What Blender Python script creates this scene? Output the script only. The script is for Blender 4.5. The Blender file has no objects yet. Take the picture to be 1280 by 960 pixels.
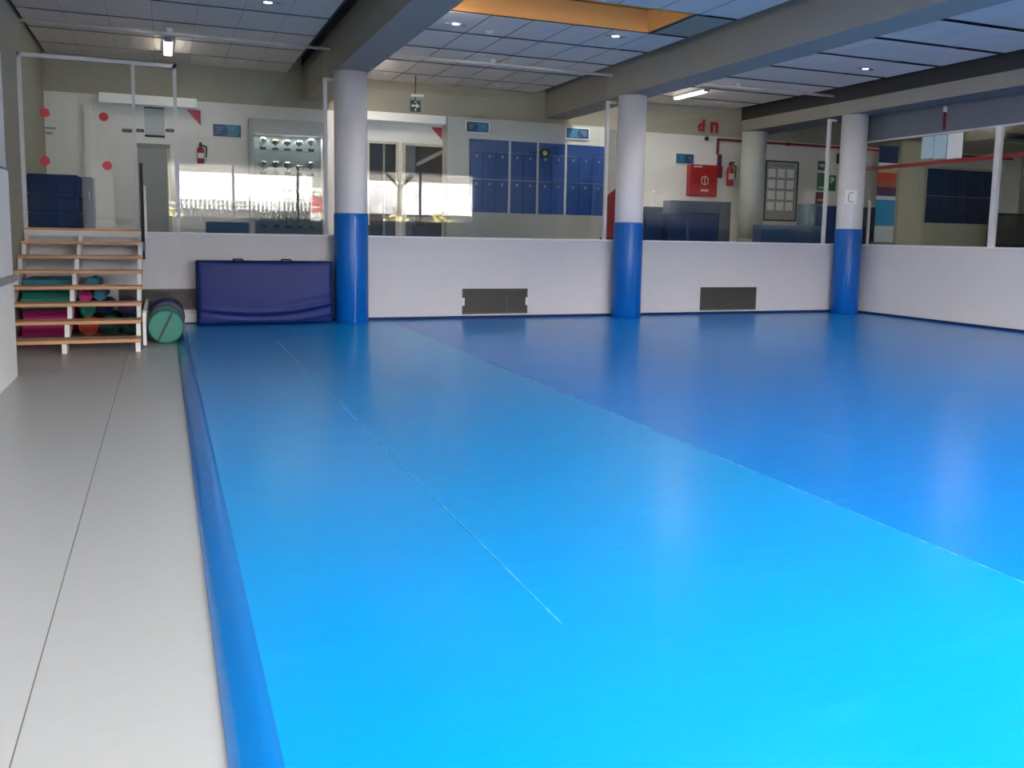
import bpy, bmesh, math, random
from mathutils import Vector, Matrix
random.seed(7)
C = bpy.context.scene.collection
S = bpy.context.scene

# ------------------------------------------------------------------ camera
F = 1122.198; SX = 20.38; SY = -55.368; CH = 1.45
YAW, PIT, ROL = 0.38588, 0.116033, 0.0187878
cy_, sy_, cp_, sp_ = math.cos(YAW), math.sin(YAW), math.cos(PIT), math.sin(PIT)
fw = Vector((sy_*cp_, cy_*cp_, -sp_)); rt0 = Vector((cy_, -sy_, 0)); up0 = rt0.cross(fw)
RT = math.cos(ROL)*rt0 + math.sin(ROL)*up0
UP = -math.sin(ROL)*rt0 + math.cos(ROL)*up0
cam = bpy.data.cameras.new('camera'); camo = bpy.data.objects.new('camera', cam); C.objects.link(camo)
cam.sensor_width = 36; cam.sensor_fit = 'HORIZONTAL'
cam.lens = F/1280*36; cam.shift_x = -SX/1280; cam.shift_y = SY/1280
cam.clip_start = 0.05; cam.clip_end = 300
M4 = Matrix((RT, UP, -fw)).transposed().to_4x4(); M4.translation = Vector((0, 0, CH))
camo.matrix_world = M4
S.camera = camo

def at(x, y, **k):
    """Real position of a picture point on a plane X=, Y= or Z= (used while measuring)."""
    d = RT*((x-640-SX)/F) + UP*(-(y-480-SY)/F) + fw
    o = Vector((0, 0, CH)); (a, v), = k.items(); i = 'XYZ'.index(a)
    return o + d*((v-o[i])/d[i])

# ------------------------------------------------------------------ world, sun, exposure
S.view_settings.view_transform = 'Standard'; S.view_settings.look = 'None'
S.view_settings.gamma = 1.0; S.view_settings.use_curve_mapping = False
S.view_settings.exposure = 1.32
W = bpy.data.worlds.new('sky'); S.world = W; W.use_nodes = True
bg = W.node_tree.nodes['Background']
bg.inputs[0].default_value = (1.0, 0.965, 0.93, 1); bg.inputs[1].default_value = 20.0
sun = bpy.data.lights.new('sun', 'SUN'); suno = bpy.data.objects.new('sun', sun); C.objects.link(suno)
sun.energy = 60.0; sun.angle = 0.02; sun.color = (1, 0.96, 0.9)
suno.rotation_euler = (math.radians(-42), 0, math.radians(-14)); suno.location = (5, 10, 30)
suno['kind'] = 'structure'
pl = bpy.data.lights.new('window_portal', 'AREA'); plo = bpy.data.objects.new('window_portal', pl); C.objects.link(plo)
pl.shape = 'RECTANGLE'; pl.size = 10.0; pl.size_y = 1.75; pl.cycles.is_portal = True
plo.location = (5.13, -1.72, 2.65); plo.rotation_euler = (math.radians(90), 0, 0)

# ------------------------------------------------------------------ materials
def lin(c):
    if isinstance(c, str):
        c = [int(c[i:i+2], 16)/255 for i in (0, 2, 4)]
    return tuple(v/12.92 if v <= .04045 else ((v+.055)/1.055)**2.4 for v in c)
MATS = {}
def mat(name, col, rough=.6, metal=0, var=.06, scale=6, bump=0, bscale=60, spec=.5, stretch=None, emit=None, estr=0, coat=0):
    if name in MATS: return MATS[name]
    m = bpy.data.materials.new(name); m.use_nodes = True; MATS[name] = m
    nt = m.node_tree; b = nt.nodes['Principled BSDF']
    c = lin(col)
    b.inputs['Roughness'].default_value = rough; b.inputs['Metallic'].default_value = metal
    b.inputs['Specular IOR Level'].default_value = spec
    if coat: b.inputs['Coat Weight'].default_value = coat; b.inputs['Coat Roughness'].default_value = .15
    tc = nt.nodes.new('ShaderNodeTexCoord'); mp = nt.nodes.new('ShaderNodeMapping')
    nt.links.new(tc.outputs['Object'], mp.inputs[0])
    if stretch: mp.inputs['Scale'].default_value = stretch
    n = nt.nodes.new('ShaderNodeTexNoise'); n.inputs['Scale'].default_value = scale; n.inputs['Detail'].default_value = 4
    nt.links.new(mp.outputs[0], n.inputs['Vector'])
    r = nt.nodes.new('ShaderNodeMix'); r.data_type = 'RGBA'
    r.inputs[6].default_value = (*[v*(1-var) for v in c], 1); r.inputs[7].default_value = (*[min(1, v*(1+var)) for v in c], 1)
    nt.links.new(n.outputs['Fac'], r.inputs[0]); nt.links.new(r.outputs[2], b.inputs['Base Color'])
    if bump:
        n2 = nt.nodes.new('ShaderNodeTexNoise'); n2.inputs['Scale'].default_value = bscale; n2.inputs['Detail'].default_value = 3
        nt.links.new(mp.outputs[0], n2.inputs['Vector'])
        bp = nt.nodes.new('ShaderNodeBump'); bp.inputs['Strength'].default_value = bump; bp.inputs['Distance'].default_value = .01
        nt.links.new(n2.outputs['Fac'], bp.inputs['Height']); nt.links.new(bp.outputs[0], b.inputs['Normal'])
    if emit:
        b.inputs['Emission Color'].default_value = (*lin(emit), 1); b.inputs['Emission Strength'].default_value = estr
    return m

def glass_mat(name, ior, tint):
    m = bpy.data.materials.new(name); m.use_nodes = True; nt = m.node_tree; nt.nodes.clear()
    out = nt.nodes.new('ShaderNodeOutputMaterial'); mx = nt.nodes.new('ShaderNodeMixShader')
    tr = nt.nodes.new('ShaderNodeBsdfTransparent'); tr.inputs[0].default_value = (*tint, 1)
    gl = nt.nodes.new('ShaderNodeBsdfGlossy'); gl.inputs['Roughness'].default_value = 0.0
    fr = nt.nodes.new('ShaderNodeFresnel'); fr.inputs[0].default_value = ior
    ge = nt.nodes.new('ShaderNodeNewGeometry'); sub = nt.nodes.new('ShaderNodeMath'); sub.operation = 'SUBTRACT'; sub.inputs[0].default_value = 1
    mu = nt.nodes.new('ShaderNodeMath'); mu.operation = 'MULTIPLY'
    nt.links.new(ge.outputs['Backfacing'], sub.inputs[1]); nt.links.new(sub.outputs[0], mu.inputs[0]); nt.links.new(fr.outputs[0], mu.inputs[1])
    nt.links.new(mu.outputs[0], mx.inputs[0]); nt.links.new(tr.outputs[0], mx.inputs[1]); nt.links.new(gl.outputs[0], mx.inputs[2])
    nt.links.new(mx.outputs[0], out.inputs[0]); MATS[name] = m
    return m
GLASS = glass_mat('clear_glass', 1.62, (.95, .965, .96))
GLASS_THIN = glass_mat('window_glass', 1.5, (.97, .98, .98))

def vinyl(name, col, worn, rough=.25):
    """Blue mat vinyl: faint scuffs, ripples running across the sheet."""
    m = mat(name, col, rough, var=.04, scale=1.2, spec=.4)
    nt = m.node_tree; b = nt.nodes['Principled BSDF']
    tc = nt.nodes.new('ShaderNodeTexCoord')
    def noise(scl, s, det=4):
        mp = nt.nodes.new('ShaderNodeMapping'); mp.inputs['Scale'].default_value = scl
        nt.links.new(tc.outputs['Object'], mp.inputs[0])
        n = nt.nodes.new('ShaderNodeTexNoise'); n.inputs['Scale'].default_value = s; n.inputs['Detail'].default_value = det
        nt.links.new(mp.outputs[0], n.inputs['Vector']); return n
    a = noise((.35, 3.0, 1), 3.2); c = noise((1, 1, 1), 1.1, 2); d = noise((1.2, 6, 1), 9, 3)
    ad = nt.nodes.new('ShaderNodeMath'); ad.operation = 'MULTIPLY_ADD'; ad.inputs[1].default_value = .5
    nt.links.new(a.outputs['Fac'], ad.inputs[0]); nt.links.new(c.outputs['Fac'], ad.inputs[2])
    ad2 = nt.nodes.new('ShaderNodeMath'); ad2.operation = 'MULTIPLY_ADD'; ad2.inputs[1].default_value = .12
    ad2.inputs[1].default_value = .03; nt.links.new(d.outputs['Fac'], ad2.inputs[0]); nt.links.new(ad.outputs[0], ad2.inputs[2])
    bp = nt.nodes.new('ShaderNodeBump'); bp.inputs['Strength'].default_value = .5; bp.inputs['Distance'].default_value = .012
    nt.links.new(ad2.outputs[0], bp.inputs['Height']); nt.links.new(bp.outputs[0], b.inputs['Normal'])
    sc = noise((1, 2.5, 1), 2.0, 6); rp = nt.nodes.new('ShaderNodeMapRange')
    rp.inputs[1].default_value = .55; rp.inputs[2].default_value = .8; rp.inputs[3].default_value = rough; rp.inputs[4].default_value = rough+.12
    nt.links.new(sc.outputs['Fac'], rp.inputs[0]); pass
    old = b.inputs['Base Color'].links[0].from_socket
    mx = nt.nodes.new('ShaderNodeMix'); mx.data_type = 'RGBA'; mx.inputs[7].default_value = (*lin(worn), 1)
    rp2 = nt.nodes.new('ShaderNodeMapRange'); rp2.inputs[1].default_value = .6; rp2.inputs[2].default_value = .95
    rp2.inputs[3].default_value = 0; rp2.inputs[4].default_value = .35
    nt.links.new(sc.outputs['Fac'], rp2.inputs[0]); nt.links.new(rp2.outputs[0], mx.inputs[0]); nt.links.new(old, mx.inputs[6])
    nt.links.new(mx.outputs[2], b.inputs['Base Color'])
    return m

WHITE = mat('white_wall', 'd2cdcd', .7, bump=.15, bscale=90, var=.03)
COLW = mat('column_paint', 'dedadc', .55, bump=.1, bscale=60, var=.03)
BEIGE = mat('beige_plaster', 'aba695', .8, bump=.1, var=.04)
BEAM = mat('beam_paint', '9c968c', .8, bump=.12, var=.05)
SOFFIT = mat('soffit_paint', 'a69b8f', .8, bump=.12, var=.05)
SLATE_SHADE = mat('shade_slate', '74757c', .8, var=.05)  # darker tone puts the shade above the right-hand glass into the colour
TILE = mat('ceiling_tile_board', 'e8dbd2', .85, bump=.25, bscale=120, var=.05)
DARKV = mat('ceiling_void', '6a6a6c', .9)
FLOOR = mat('grey_linoleum', 'a6a6a5', .34, var=.05, scale=14, bump=.04, bscale=40)
SEAM = mat('floor_joint', '6d6b66', .8)
MATL = vinyl('mat_vinyl_light', '008ccf', '35a6dc')
MATR = vinyl('mat_vinyl_deep', '007acb', '2a92d6')
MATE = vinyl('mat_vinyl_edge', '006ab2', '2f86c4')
PADB = mat('pad_vinyl', '005cb0', .34, var=.05, bump=.12, bscale=5)
NAVY = mat('navy_vinyl', '10246c', .5, var=.06, bump=.12, bscale=14, spec=.3)
NAVYD = mat('navy_piping', '101a40', .5)
NAVYM = mat('navy_cover', '0a2858', .6, var=.12, spec=.25)
FRAME = mat('white_frame', 'd6d2d0', .45)
WOOD = mat('pine_board', 'c8946c', .5, var=.15, scale=3, stretch=(1, 12, 12))
WPAINT = mat('white_paint', 'e6e3df', .5)
GREYP = mat('grey_paint', '8d8d8b', .6)
DGREY = mat('dark_grey', '3c3c3c', .6)
BLACK = mat('black_plastic', '141416', .5)
VENT = mat('vent_metal', '55504e', .5)
VENTD = mat('vent_dark', '242221', .8)
RED = mat('signal_red', 'a01012', .45)
REDD = mat('deep_red', '7c121c', .45)
REDT = mat('red_sticker', 'c01530', .5)
ORANGE = mat('orange_paint', 'dc9d58', .7, var=.05)
MAG = mat('magenta_foam', 'b30f68', .6, var=.1)
GRN = mat('green_foam', '12876f', .6, var=.1)
TEAL = mat('teal_foam', '1d7089', .6, var=.1)
PURP = mat('purple_foam', '4a2a5e', .6, var=.1)
ORF = mat('orange_foam', 'c0481e', .6, var=.1)
DGRN = mat('dark_green_foam', '0e4a40', .6, var=.1)
GRNV = mat('green_vinyl', '157562', .45, var=.08)
SIGNB = mat('sign_blue', '0a3c64', .5)
SIGNC = mat('sign_cyan', '20739a', .5)
SIGNW = mat('sign_white', 'dde3e6', .5)
LOCK = mat('locker_blue', '123c7e', .4, var=.06)
LOCKE = mat('locker_frame', 'b9bbb8', .5)
METAL = mat('steel', 'b0b0ae', .3, metal=1)
GOLD = mat('trophy_gold', '8f8468', .3, metal=1)
PAPER = mat('paper', 'f6f4f0', .7)
PAPERB = mat('paper_blue', 'bcd6de', .7)
EXITG = mat('exit_green', '163f2e', .5)
GREENS = mat('sign_green', '1c6b3c', .5)
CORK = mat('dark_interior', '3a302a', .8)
GREYD = mat('grey_door', '9a9a95', .55)
CREAM = mat('cream_paint', 'c6c3b0', .7)
TUBE = mat('lamp_tube', 'ffffff', .5, emit='fbf6ea', estr=12)
TUBE_FILL = mat('fill_tube', 'ffffff', .5, emit='fbf4ea', estr=38)  # glow of the added, unseen fill tubes
SPOT = mat('spot_glow', 'ffffff', .5, emit='fff4e0', estr=6)
LBLUE = mat('light_blue', '6f9cb8', .5)
CYAN = mat('cyan_print', '2193c8', .5)

# ------------------------------------------------------------------ mesh helpers
class MB:
    def __init__(s): s.bm = bmesh.new()
    def box(s, x0, y0, z0, x1, y1, z1, mi=0, bev=0):
        g = bmesh.ops.create_cube(s.bm, size=1)
        vs = g['verts']
        for v in vs:
            v.co = Vector(((x0+x1)/2+v.co.x*(x1-x0), (y0+y1)/2+v.co.y*(y1-y0), (z0+z1)/2+v.co.z*(z1-z0)))
        fs = {f for v in vs for f in v.link_faces}
        for f in fs: f.material_index = mi
        if bev:
            bmesh.ops.bevel(s.bm, geom=list({e for v in vs for e in v.link_edges}), offset=bev, segments=2, affect='EDGES', profile=.5)
        return s
    def cyl(s, p, q, r, r2=None, n=20, mi=0, caps=True):
        p, q = Vector(p), Vector(q); d = q-p
        g = bmesh.ops.create_cone(s.bm, cap_ends=caps, segments=n, radius1=r, radius2=r if r2 is None else r2, depth=d.length)
        m = Matrix.Translation((p+q)/2) @ d.to_track_quat('Z', 'Y').to_matrix().to_4x4()
        for v in g['verts']: v.co = m @ v.co
        for f in {f for v in g['verts'] for f in v.link_faces}:
            f.material_index = mi; f.smooth = len(f.verts) == 4
        return s
    def lathe(s, prof, n=24, o=(0, 0, 0), mi=0):
        rings = []
        for r, z in prof:
            rings.append([s.bm.verts.new((o[0]+r*math.cos(2*math.pi*k/n), o[1]+r*math.sin(2*math.pi*k/n), o[2]+z)) for k in range(n)])
        for a, b in zip(rings, rings[1:]):
            for k in range(n):
                f = s.bm.faces.new((a[k], a[(k+1) % n], b[(k+1) % n], b[k])); f.smooth = True; f.material_index = mi
        for ring, fl in ((rings[0], True), (rings[-1], False)):
            if prof[0 if fl else -1][0] > 1e-4:
                f = s.bm.faces.new(ring[::-1] if fl else ring); f.material_index = mi
        return s
    def prism(s, pts, d, mi=0):
        """Polygon pts (3-D) pushed along vector d."""
        a = [s.bm.verts.new(p) for p in pts]; b = [s.bm.verts.new(Vector(p)+Vector(d)) for p in pts]
        n = len(pts); fs = [s.bm.faces.new(a[::-1]), s.bm.faces.new(b)]
        for k in range(n): fs.append(s.bm.faces.new((a[k], a[(k+1) % n], b[(k+1) % n], b[k])))
        for f in fs: f.material_index = mi
        return s
    def sphere(s, c, r, mi=0, n=12):
        g = bmesh.ops.create_uvsphere(s.bm, u_segments=n, v_segments=n//2+2, radius=r)
        for v in g['verts']: v.co += Vector(c)
        for f in {f for v in g['verts'] for f in v.link_faces}: f.smooth = True; f.material_index = mi
        return s
    def tube(s, pts, r, n=10):
        for a, b in zip(pts, pts[1:]): s.cyl(a, b, r, n=n)
        for p in pts[1:-1]: s.sphere(p, r*1.02, n=8)
        return s
    def ob(s, name, mats, parent=None, origin=None):
        me = bpy.data.meshes.new(name); bmesh.ops.recalc_face_normals(s.bm, faces=s.bm.faces[:])
        s.bm.to_mesh(me); s.bm.free()
        for m in (mats if isinstance(mats, (list, tuple)) else [mats]): me.materials.append(m)
        o = bpy.data.objects.new(name, me); C.objects.link(o)
        if parent:
            o.parent = parent
            pw = parent.location.copy()
            if parent.parent: pw += parent.parent.location
            me.transform(Matrix.Translation(-pw))
        elif origin is not None:
            me.transform(Matrix.Translation(-Vector(origin))); o.location = origin
        return o

def tag(o, label=None, cat=None, group=None, kind=None):
    if label: o['label'] = label
    if cat: o['category'] = cat
    if group: o['group'] = group
    if kind: o['kind'] = kind
    return o
def thing(name, loc, label, cat, group=None):
    o = bpy.data.objects.new(name, None); C.objects.link(o); o.location = loc; o.empty_display_size = .1
    return tag(o, label, cat, group)
def struct(name, loc=(0, 0, 0), label=None):
    o = bpy.data.objects.new(name, None); C.objects.link(o); o.location = loc
    o['kind'] = 'structure'
    if label: o['label'] = label
    return o
def copy_tree(o, loc, label=None):
    c = o.copy(); C.objects.link(c); c.location = loc
    if label: c['label'] = label
    for ch in o.children:
        d = ch.copy(); C.objects.link(d); d.parent = c
        for g in ch.children:
            e = g.copy(); C.objects.link(e); e.parent = d
    return c
def box(*a, **k): return MB().box(*a, **k)

D = 14.296; R = 12.76; D2 = 17.37; ZC = 4.317; ZB = 3.85; REAR = -1.5; XL = -1.8; XF = 21.0; HZ = 1.38
SILL = 1.395

# ------------------------------------------------------------------ floor
fl = struct('floor')
for i, (x0, x1) in enumerate(((XL, -.424), (-.419, R+.2))):
    box(x0, REAR, -.05, x1, D+.1, 0).ob('linoleum_sheet', FLOOR, fl)
box(-.424, REAR, -.05, -.419, D, -.0015).ob('joint', SEAM, fl)
hf = struct('floor_hallway')
box(XL, D+.17, HZ-.15, R+.178, D2, HZ).ob('slab', GREYP, hf)
box(R+.18, REAR, HZ-.15, XF, D2+.2, HZ).ob('slab', GREYP, hf)

# ------------------------------------------------------------------ low back wall with ledge
wb = struct('wall_back')
box(XL, D, 0, R+.16, D+.15, SILL-.03).ob('panel', WHITE, wb)
box(XL, D-.015, SILL-.03, R+.16, D+.165, SILL, bev=.006).ob('ledge', WPAINT, wb)
wr = struct('wall_right')
box(R, REAR, 0, R+.16, D, SILL-.03).ob('panel', WHITE, wr)
box(R-.015, REAR, SILL-.03, R+.175, D, SILL, bev=.006).ob('ledge', WPAINT, wr)
box(R, REAR, 3.39, R+.16, D, ZB).ob('upper_band', SLATE_SHADE, wr)
bb = struct('baseboard_back')
box(.16, D-.012, .04, R, D, .085).ob('mat_edge_trim', NAVYM, bb)
bb = struct('baseboard_right')
box(R-.012, REAR, .04, R, D-.012, .085).ob('mat_edge_trim', NAVYM, bb)

# left wall: beige above, white panelling below that ends before the stairs
wl = struct('wall_left')
box(XL-.2, REAR, 0, XL, D2+.2, 4.7).ob('plaster', BEIGE, wl)
box(XL, REAR, 1.985, -1.36, 9.83, 3.05).ob('white_panelling', WPAINT, wl)
box(XL, REAR, 1.96, -1.40, 9.8, 1.985).ob('panel_joint', DGREY, wl)
box(XL, REAR, 0, -1.345, 9.83, 1.96).ob('white_panelling', WPAINT, wl)
box(-1.345, REAR, .92, -1.31, 9.88, .985, bev=.008).ob('bumper_rail', GREYP, wl)

# rear wall behind the camera with its strip of windows
wk = struct('wall_rear')
RZ0, RZ1 = 1.78, 3.53
box(XL-.2, REAR-.2, 0, XF, REAR, RZ0).ob('lower_wall', WHITE, wk)
box(XL-.2, REAR-.2, RZ1, XF, REAR, 4.7).ob('upper_wall', BEIGE, wk)
box(10.12, REAR-.2, RZ0, XF, REAR, RZ1).ob('pier', WHITE, wk)
box(XL-.2, REAR-.2, RZ0, .15, REAR, RZ1).ob('pier', WHITE, wk)
rw = struct('window_1', (0, REAR-.1, 0))
edges = [.15, 2.1, 4.1, 6.2, 8.2, 10.12]
for x in edges: box(x-.035, REAR-.14, RZ0, x+.035, REAR-.06, RZ1).ob('mullion', FRAME, rw)
for z in (RZ0, RZ1-.06): box(.15, REAR-.14, z, 10.12, REAR-.06, z+.06).ob('rail', FRAME, rw)
for a, b in zip(edges, edges[1:]): box(a+.035, REAR-.105, RZ0+.06, b-.035, REAR-.095, RZ1-.06).ob('pane', GLASS_THIN, rw)

# far hallway wall, two-toned, and the shell around the hallway
wh = struct('wall_hallway')
box(XL-.2, D2, 0, XF, D2+.2, 4.7).ob('plaster', BEIGE, wh)
we = struct('wall_corridor_end')
box(XF, REAR, 0, XF+.2, D2+.2, 4.7).ob('plaster', BEIGE, we)

# ------------------------------------------------------------------ ceiling: roof slab, beams, tiles, skylight
ce = struct('ceiling')
WELLS = [(2.92, 10.36, 6.4, 11.50), (2.92, 5.56, 6.4, 6.70), (8.0, 5.56, 11.4, 6.70)]  # last two wells are unseen, added to brighten the far wall
SK = WELLS[0]
xs_ = sorted({XL-.2, XF, *[w[0] for w in WELLS], *[w[2] for w in WELLS]})
for ya, yb, wl_ in ((REAR-.2, 5.56, []), (5.56, 6.70, WELLS[1:]), (6.70, 10.36, []), (10.36, 11.50, WELLS[:1]), (11.50, D2+.2, [])):
    x = XL-.2
    for w in wl_+[(XF, 0, XF, 0)]:
        box(x, ya, 4.62, w[0], yb, 4.85).ob('roof_slab', DARKV, ce); x = w[2]
BEAMS = [(2.46, 2.95), (7.33, 7.87), (12.15, 12.95)]
for a, b in BEAMS:
    m = MB().box(a, REAR, ZB, b, D2, 4.62)
    for f in m.bm.faces: f.material_index = 1 if f.normal.z < -.5 else 0
    m.ob('beam', [BEAM, SLATE_SHADE if a > 12 else SOFFIT], ce)  # underside of the corner beam takes the painted shade tone
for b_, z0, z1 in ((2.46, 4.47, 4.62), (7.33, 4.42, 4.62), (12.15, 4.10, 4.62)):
    box(b_-.02, REAR, z0, b_-.001, D2-.01, z1).ob('shadow_strip', mat('strip_grey', '3e3b3a', .8), ce)  # dark strip paints in the shade of the gap beside each beam
BAYS = [(XL+.06, 2.17), (2.9, 7.09), (7.9, 11.86)]
rows = [(10.35-1.2*10+1.2*k) for k in range(18)]
def tile_mesh(w, d):
    return MB().box(0, 0, 0, w, d, .008, bev=.003)
cache = {}
stuff = MB()
for bi, (x0, x1) in enumerate(BAYS):
    gx, gy = ((.004, .09), (.022, .11), (.003, .14))[bi]
    n = max(1, round((x1-x0)/.6)); w = (x1-x0)/n
    for y in rows:
        y1 = min(y+1.2, D2-.02); y0 = max(y, REAR+.01)
        if y1-y0 < .1: continue
        for k in range(n):
            xa = x0+k*w
            if any(abs(y-(w[1]-.01)) < .01 and w[0]-.05 < xa < w[2]-.1 for w in WELLS): continue
            if y < 7.9:
                stuff.box(xa+gx/2, y0+gy/2, ZC, xa+w-gx/2, y1-gy/2, ZC+.008); continue
            plain = bi == 1 and abs(y-10.35) < .01
            key = (round(w, 3), round(y1-y0, 3), bi, plain)
            if key not in cache:
                o = tile_mesh(w-gx, y1-y0-gy).ob('ceiling_tile', BEIGE if plain else TILE, ce); cache[key] = o
            else:
                o = cache[key].copy(); C.objects.link(o)
            o.location = (xa+gx/2, y0+gy/2, ZC)
so = stuff.ob('ceiling_tiles_near_camera', TILE, ce); so['kind'] = 'stuff'
t = .03
for SK in WELLS:
    m = MB()
    m.box(SK[0]-t, SK[1]-t, ZC, SK[0], SK[3]+t, 5.0).box(SK[2], SK[1]-t, ZC, SK[2]+t, SK[3]+t, 5.0)
    m.box(SK[0], SK[3], ZC, SK[2], SK[3]+t, 5.0).box(SK[0], SK[1]-t, ZC, SK[2], SK[1], 5.0)
    m.ob('skylight_shaft', ORANGE, ce)
dm = bpy.data.materials.new('skylight_diffuser'); dm_fill = None; dm.use_nodes = True; nt = dm.node_tree; nt.nodes.clear()
o_ = nt.nodes.new('ShaderNodeOutputMaterial'); tl = nt.nodes.new('ShaderNodeBsdfTranslucent'); tl.inputs[0].default_value = (.07, .07, .07, 1)
nt.links.new(tl.outputs[0], o_.inputs[0])
dm_fill = dm.copy(); dm_fill.node_tree.nodes['Translucent BSDF'].inputs[0].default_value = (.16, .16, .16, 1)  # stronger diffuser for the two added wells
for k, SK in enumerate(WELLS): box(SK[0], SK[1], 4.97, SK[2], SK[3], 4.98).ob('skylight_diffuser', dm_fill if k else dm, ce)
# corridor ceiling
box(12.95, REAR, ZC, XF, D2, ZC+.03).ob('corridor_ceiling', TILE, ce)

# ------------------------------------------------------------------ glazing above the low back wall
YG = D+.06
FT = 3.775
def post(x, z1, par, z0=SILL, w=.05): return box(x-w/2, D+.03, z0, x+w/2, D+.09, z1).ob('post', FRAME, par)
# window_2: framed door panels at the head of the stairs
g = struct('window_2', (XL, D, 0))
post(-1.775, FT+.03, g); post(-.345, FT, g, w=.045); post(.21, FT+.03, g)
box(-1.8, D+.03, FT-.02, .235, D+.09, FT+.03).ob('top_rail', FRAME, g)
box(-1.75, YG-.005, SILL, -.37, YG+.005, FT-.02).ob('pane', GLASS, g)
box(-.32, YG-.005, SILL, .185, YG+.005, FT-.02).ob('pane', GLASS, g)
ZP = 4.235
# window_3..5: tall panes between beams
for i, (a, b, c0) in enumerate(((.235, 2.37, -1.75), (2.96, 7.245, 3.0), (7.9, 12.07, 7.9)), 3):
    g = struct('window_%d' % i, (a, D, 0))
    post(b, FT+.02, g, w=.055)
    cx = b+.027
    box(cx, D+.03, FT-.02, cx+.13, D+.09, FT+.02).ob('stub_rail', FRAME, g)
    x1 = {3: 2.45, 4: 7.32, 5: 12.14}[i]
    mid = {3: [a, 1.35, b-.028], 4: [a, 4.35, b-.028], 5: [a, 10.2, b-.028]}[i]
    for u, v in zip(mid, mid[1:]):
        box(u+.003, YG-.005, SILL, v-.003, YG+.005, ZP-.02).ob('pane', GLASS, g)
    if i == 3: box(-1.75, YG-.005, FT+.035, a-.003, YG+.005, ZP-.02).ob('pane', GLASS, g)
    MB().cyl((c0, YG, ZP), (x1, YG, ZP), .024, n=12).ob('head_channel', FRAME, g)
    bx = {3: .16, 4: 5.1, 5: 9.93}[i]
    box(bx-.04, YG-.03, ZP+.01, bx+.04, YG+.03, ZC).ob('ceiling_bracket', FRAME, g)
# window_6: glass on the right wall
g = struct('window_6', (R, D, 0))
MB().box(R+.03, REAR, 3.36, R+.09, D-.1, 3.40).ob('top_rail', FRAME, g)
box(R+.02, 13.92, SILL, R+.06, 13.96, 2.25).ob('post', FRAME, g)
ys = [13.6, 11.09, 8.2, 5.4, 2.6, -.2]
for y in ys[1:]: box(R+.02, y-.05, SILL, R+.10, y+.05, 3.37).ob('post', FRAME, g)
for u, v in zip([14.2]+ys[1:], ys[1:]+[REAR]): box(R+.055, v+.05, SILL, R+.065, u-.05, 3.36).ob('pane', GLASS, g)

# ------------------------------------------------------------------ columns
def column(x, d, zpad, label):
    y = D-.27
    t = thing('column', (x, y, .04), label, 'column', 'round columns along the low wall')
    MB().cyl((x, y, .03), (x, y, ZB), d/2, n=48).ob('shaft', COLW, t)
    r = d/2+.012
    m = MB(); m.lathe([(r-.008, .04), (r, .05), (r, zpad-.02), (r-.006, zpad), (d/2-.002, zpad)], 48, (x, y, 0))
    p = m.ob('padding', PADB, t); p['label'] = 'blue vinyl padding'
    MB().box(x-.004, y-r-.004, .06, x+.02, y-r+.01, zpad-.02).ob('padding_seam', PADB, p)
    return t
c1 = column(2.70, .50, 1.73, 'white round column with blue padded foot beside the folded navy mat')
c2 = column(7.55, .49, 1.70, 'white round column with blue padded foot between the two floor vents')
c3 = column(12.40, .49, 1.68, 'white round column with paper notice and blue padded foot in the far corner')
# notice on the third column
def curved_sheet(cx, cyy, r, ang0, ang1, z0, z1, n=8, th=.004):
    m = MB(); q = []
    for k in range(n+1):
        a = ang0+(ang1-ang0)*k/n
        q.append([[m.bm.verts.new((cx+rr*math.cos(a), cyy+rr*math.sin(a), z)) for z in (z0, z1)] for rr in (r, r+th)])
    for a, b in zip(q, q[1:]):
        m.bm.faces.new((a[1][0], b[1][0], b[1][1], a[1][1])); m.bm.faces.new((a[0][0], a[0][1], b[0][1], b[0][0]))
        m.bm.faces.new((a[0][1], a[1][1], b[1][1], b[0][1])); m.bm.faces.new((a[0][0], b[0][0], b[1][0], a[1][0]))
    for e in (q[0], q[-1]): m.bm.faces.new((e[0][0], e[1][0], e[1][1], e[0][1]))
    return m
fa = math.atan2(-(D-.27), -12.40)
n3 = curved_sheet(12.40, D-.27, .2455, fa-.42, fa+.48, 2.16, 2.42)
s = thing('paper_notice', (12.4, D-.5, 2.16), 'white paper with a grey letter C taped to the far corner column', 'notice')
n3.ob('sheet', PAPER, s)
m = MB()
def arcpt(a, z, rr=.2535): return (12.40+rr*math.cos(fa+a), D-.27+rr*math.sin(fa+a), z)
cp = [arcpt(.22, 2.36), arcpt(.02, 2.375), arcpt(-.12, 2.34), arcpt(-.16, 2.28), arcpt(-.12, 2.22), arcpt(.02, 2.19), arcpt(.22, 2.205)]
m.tube(cp, .007, 6); m.ob('letter', GREYP, s)

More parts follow.
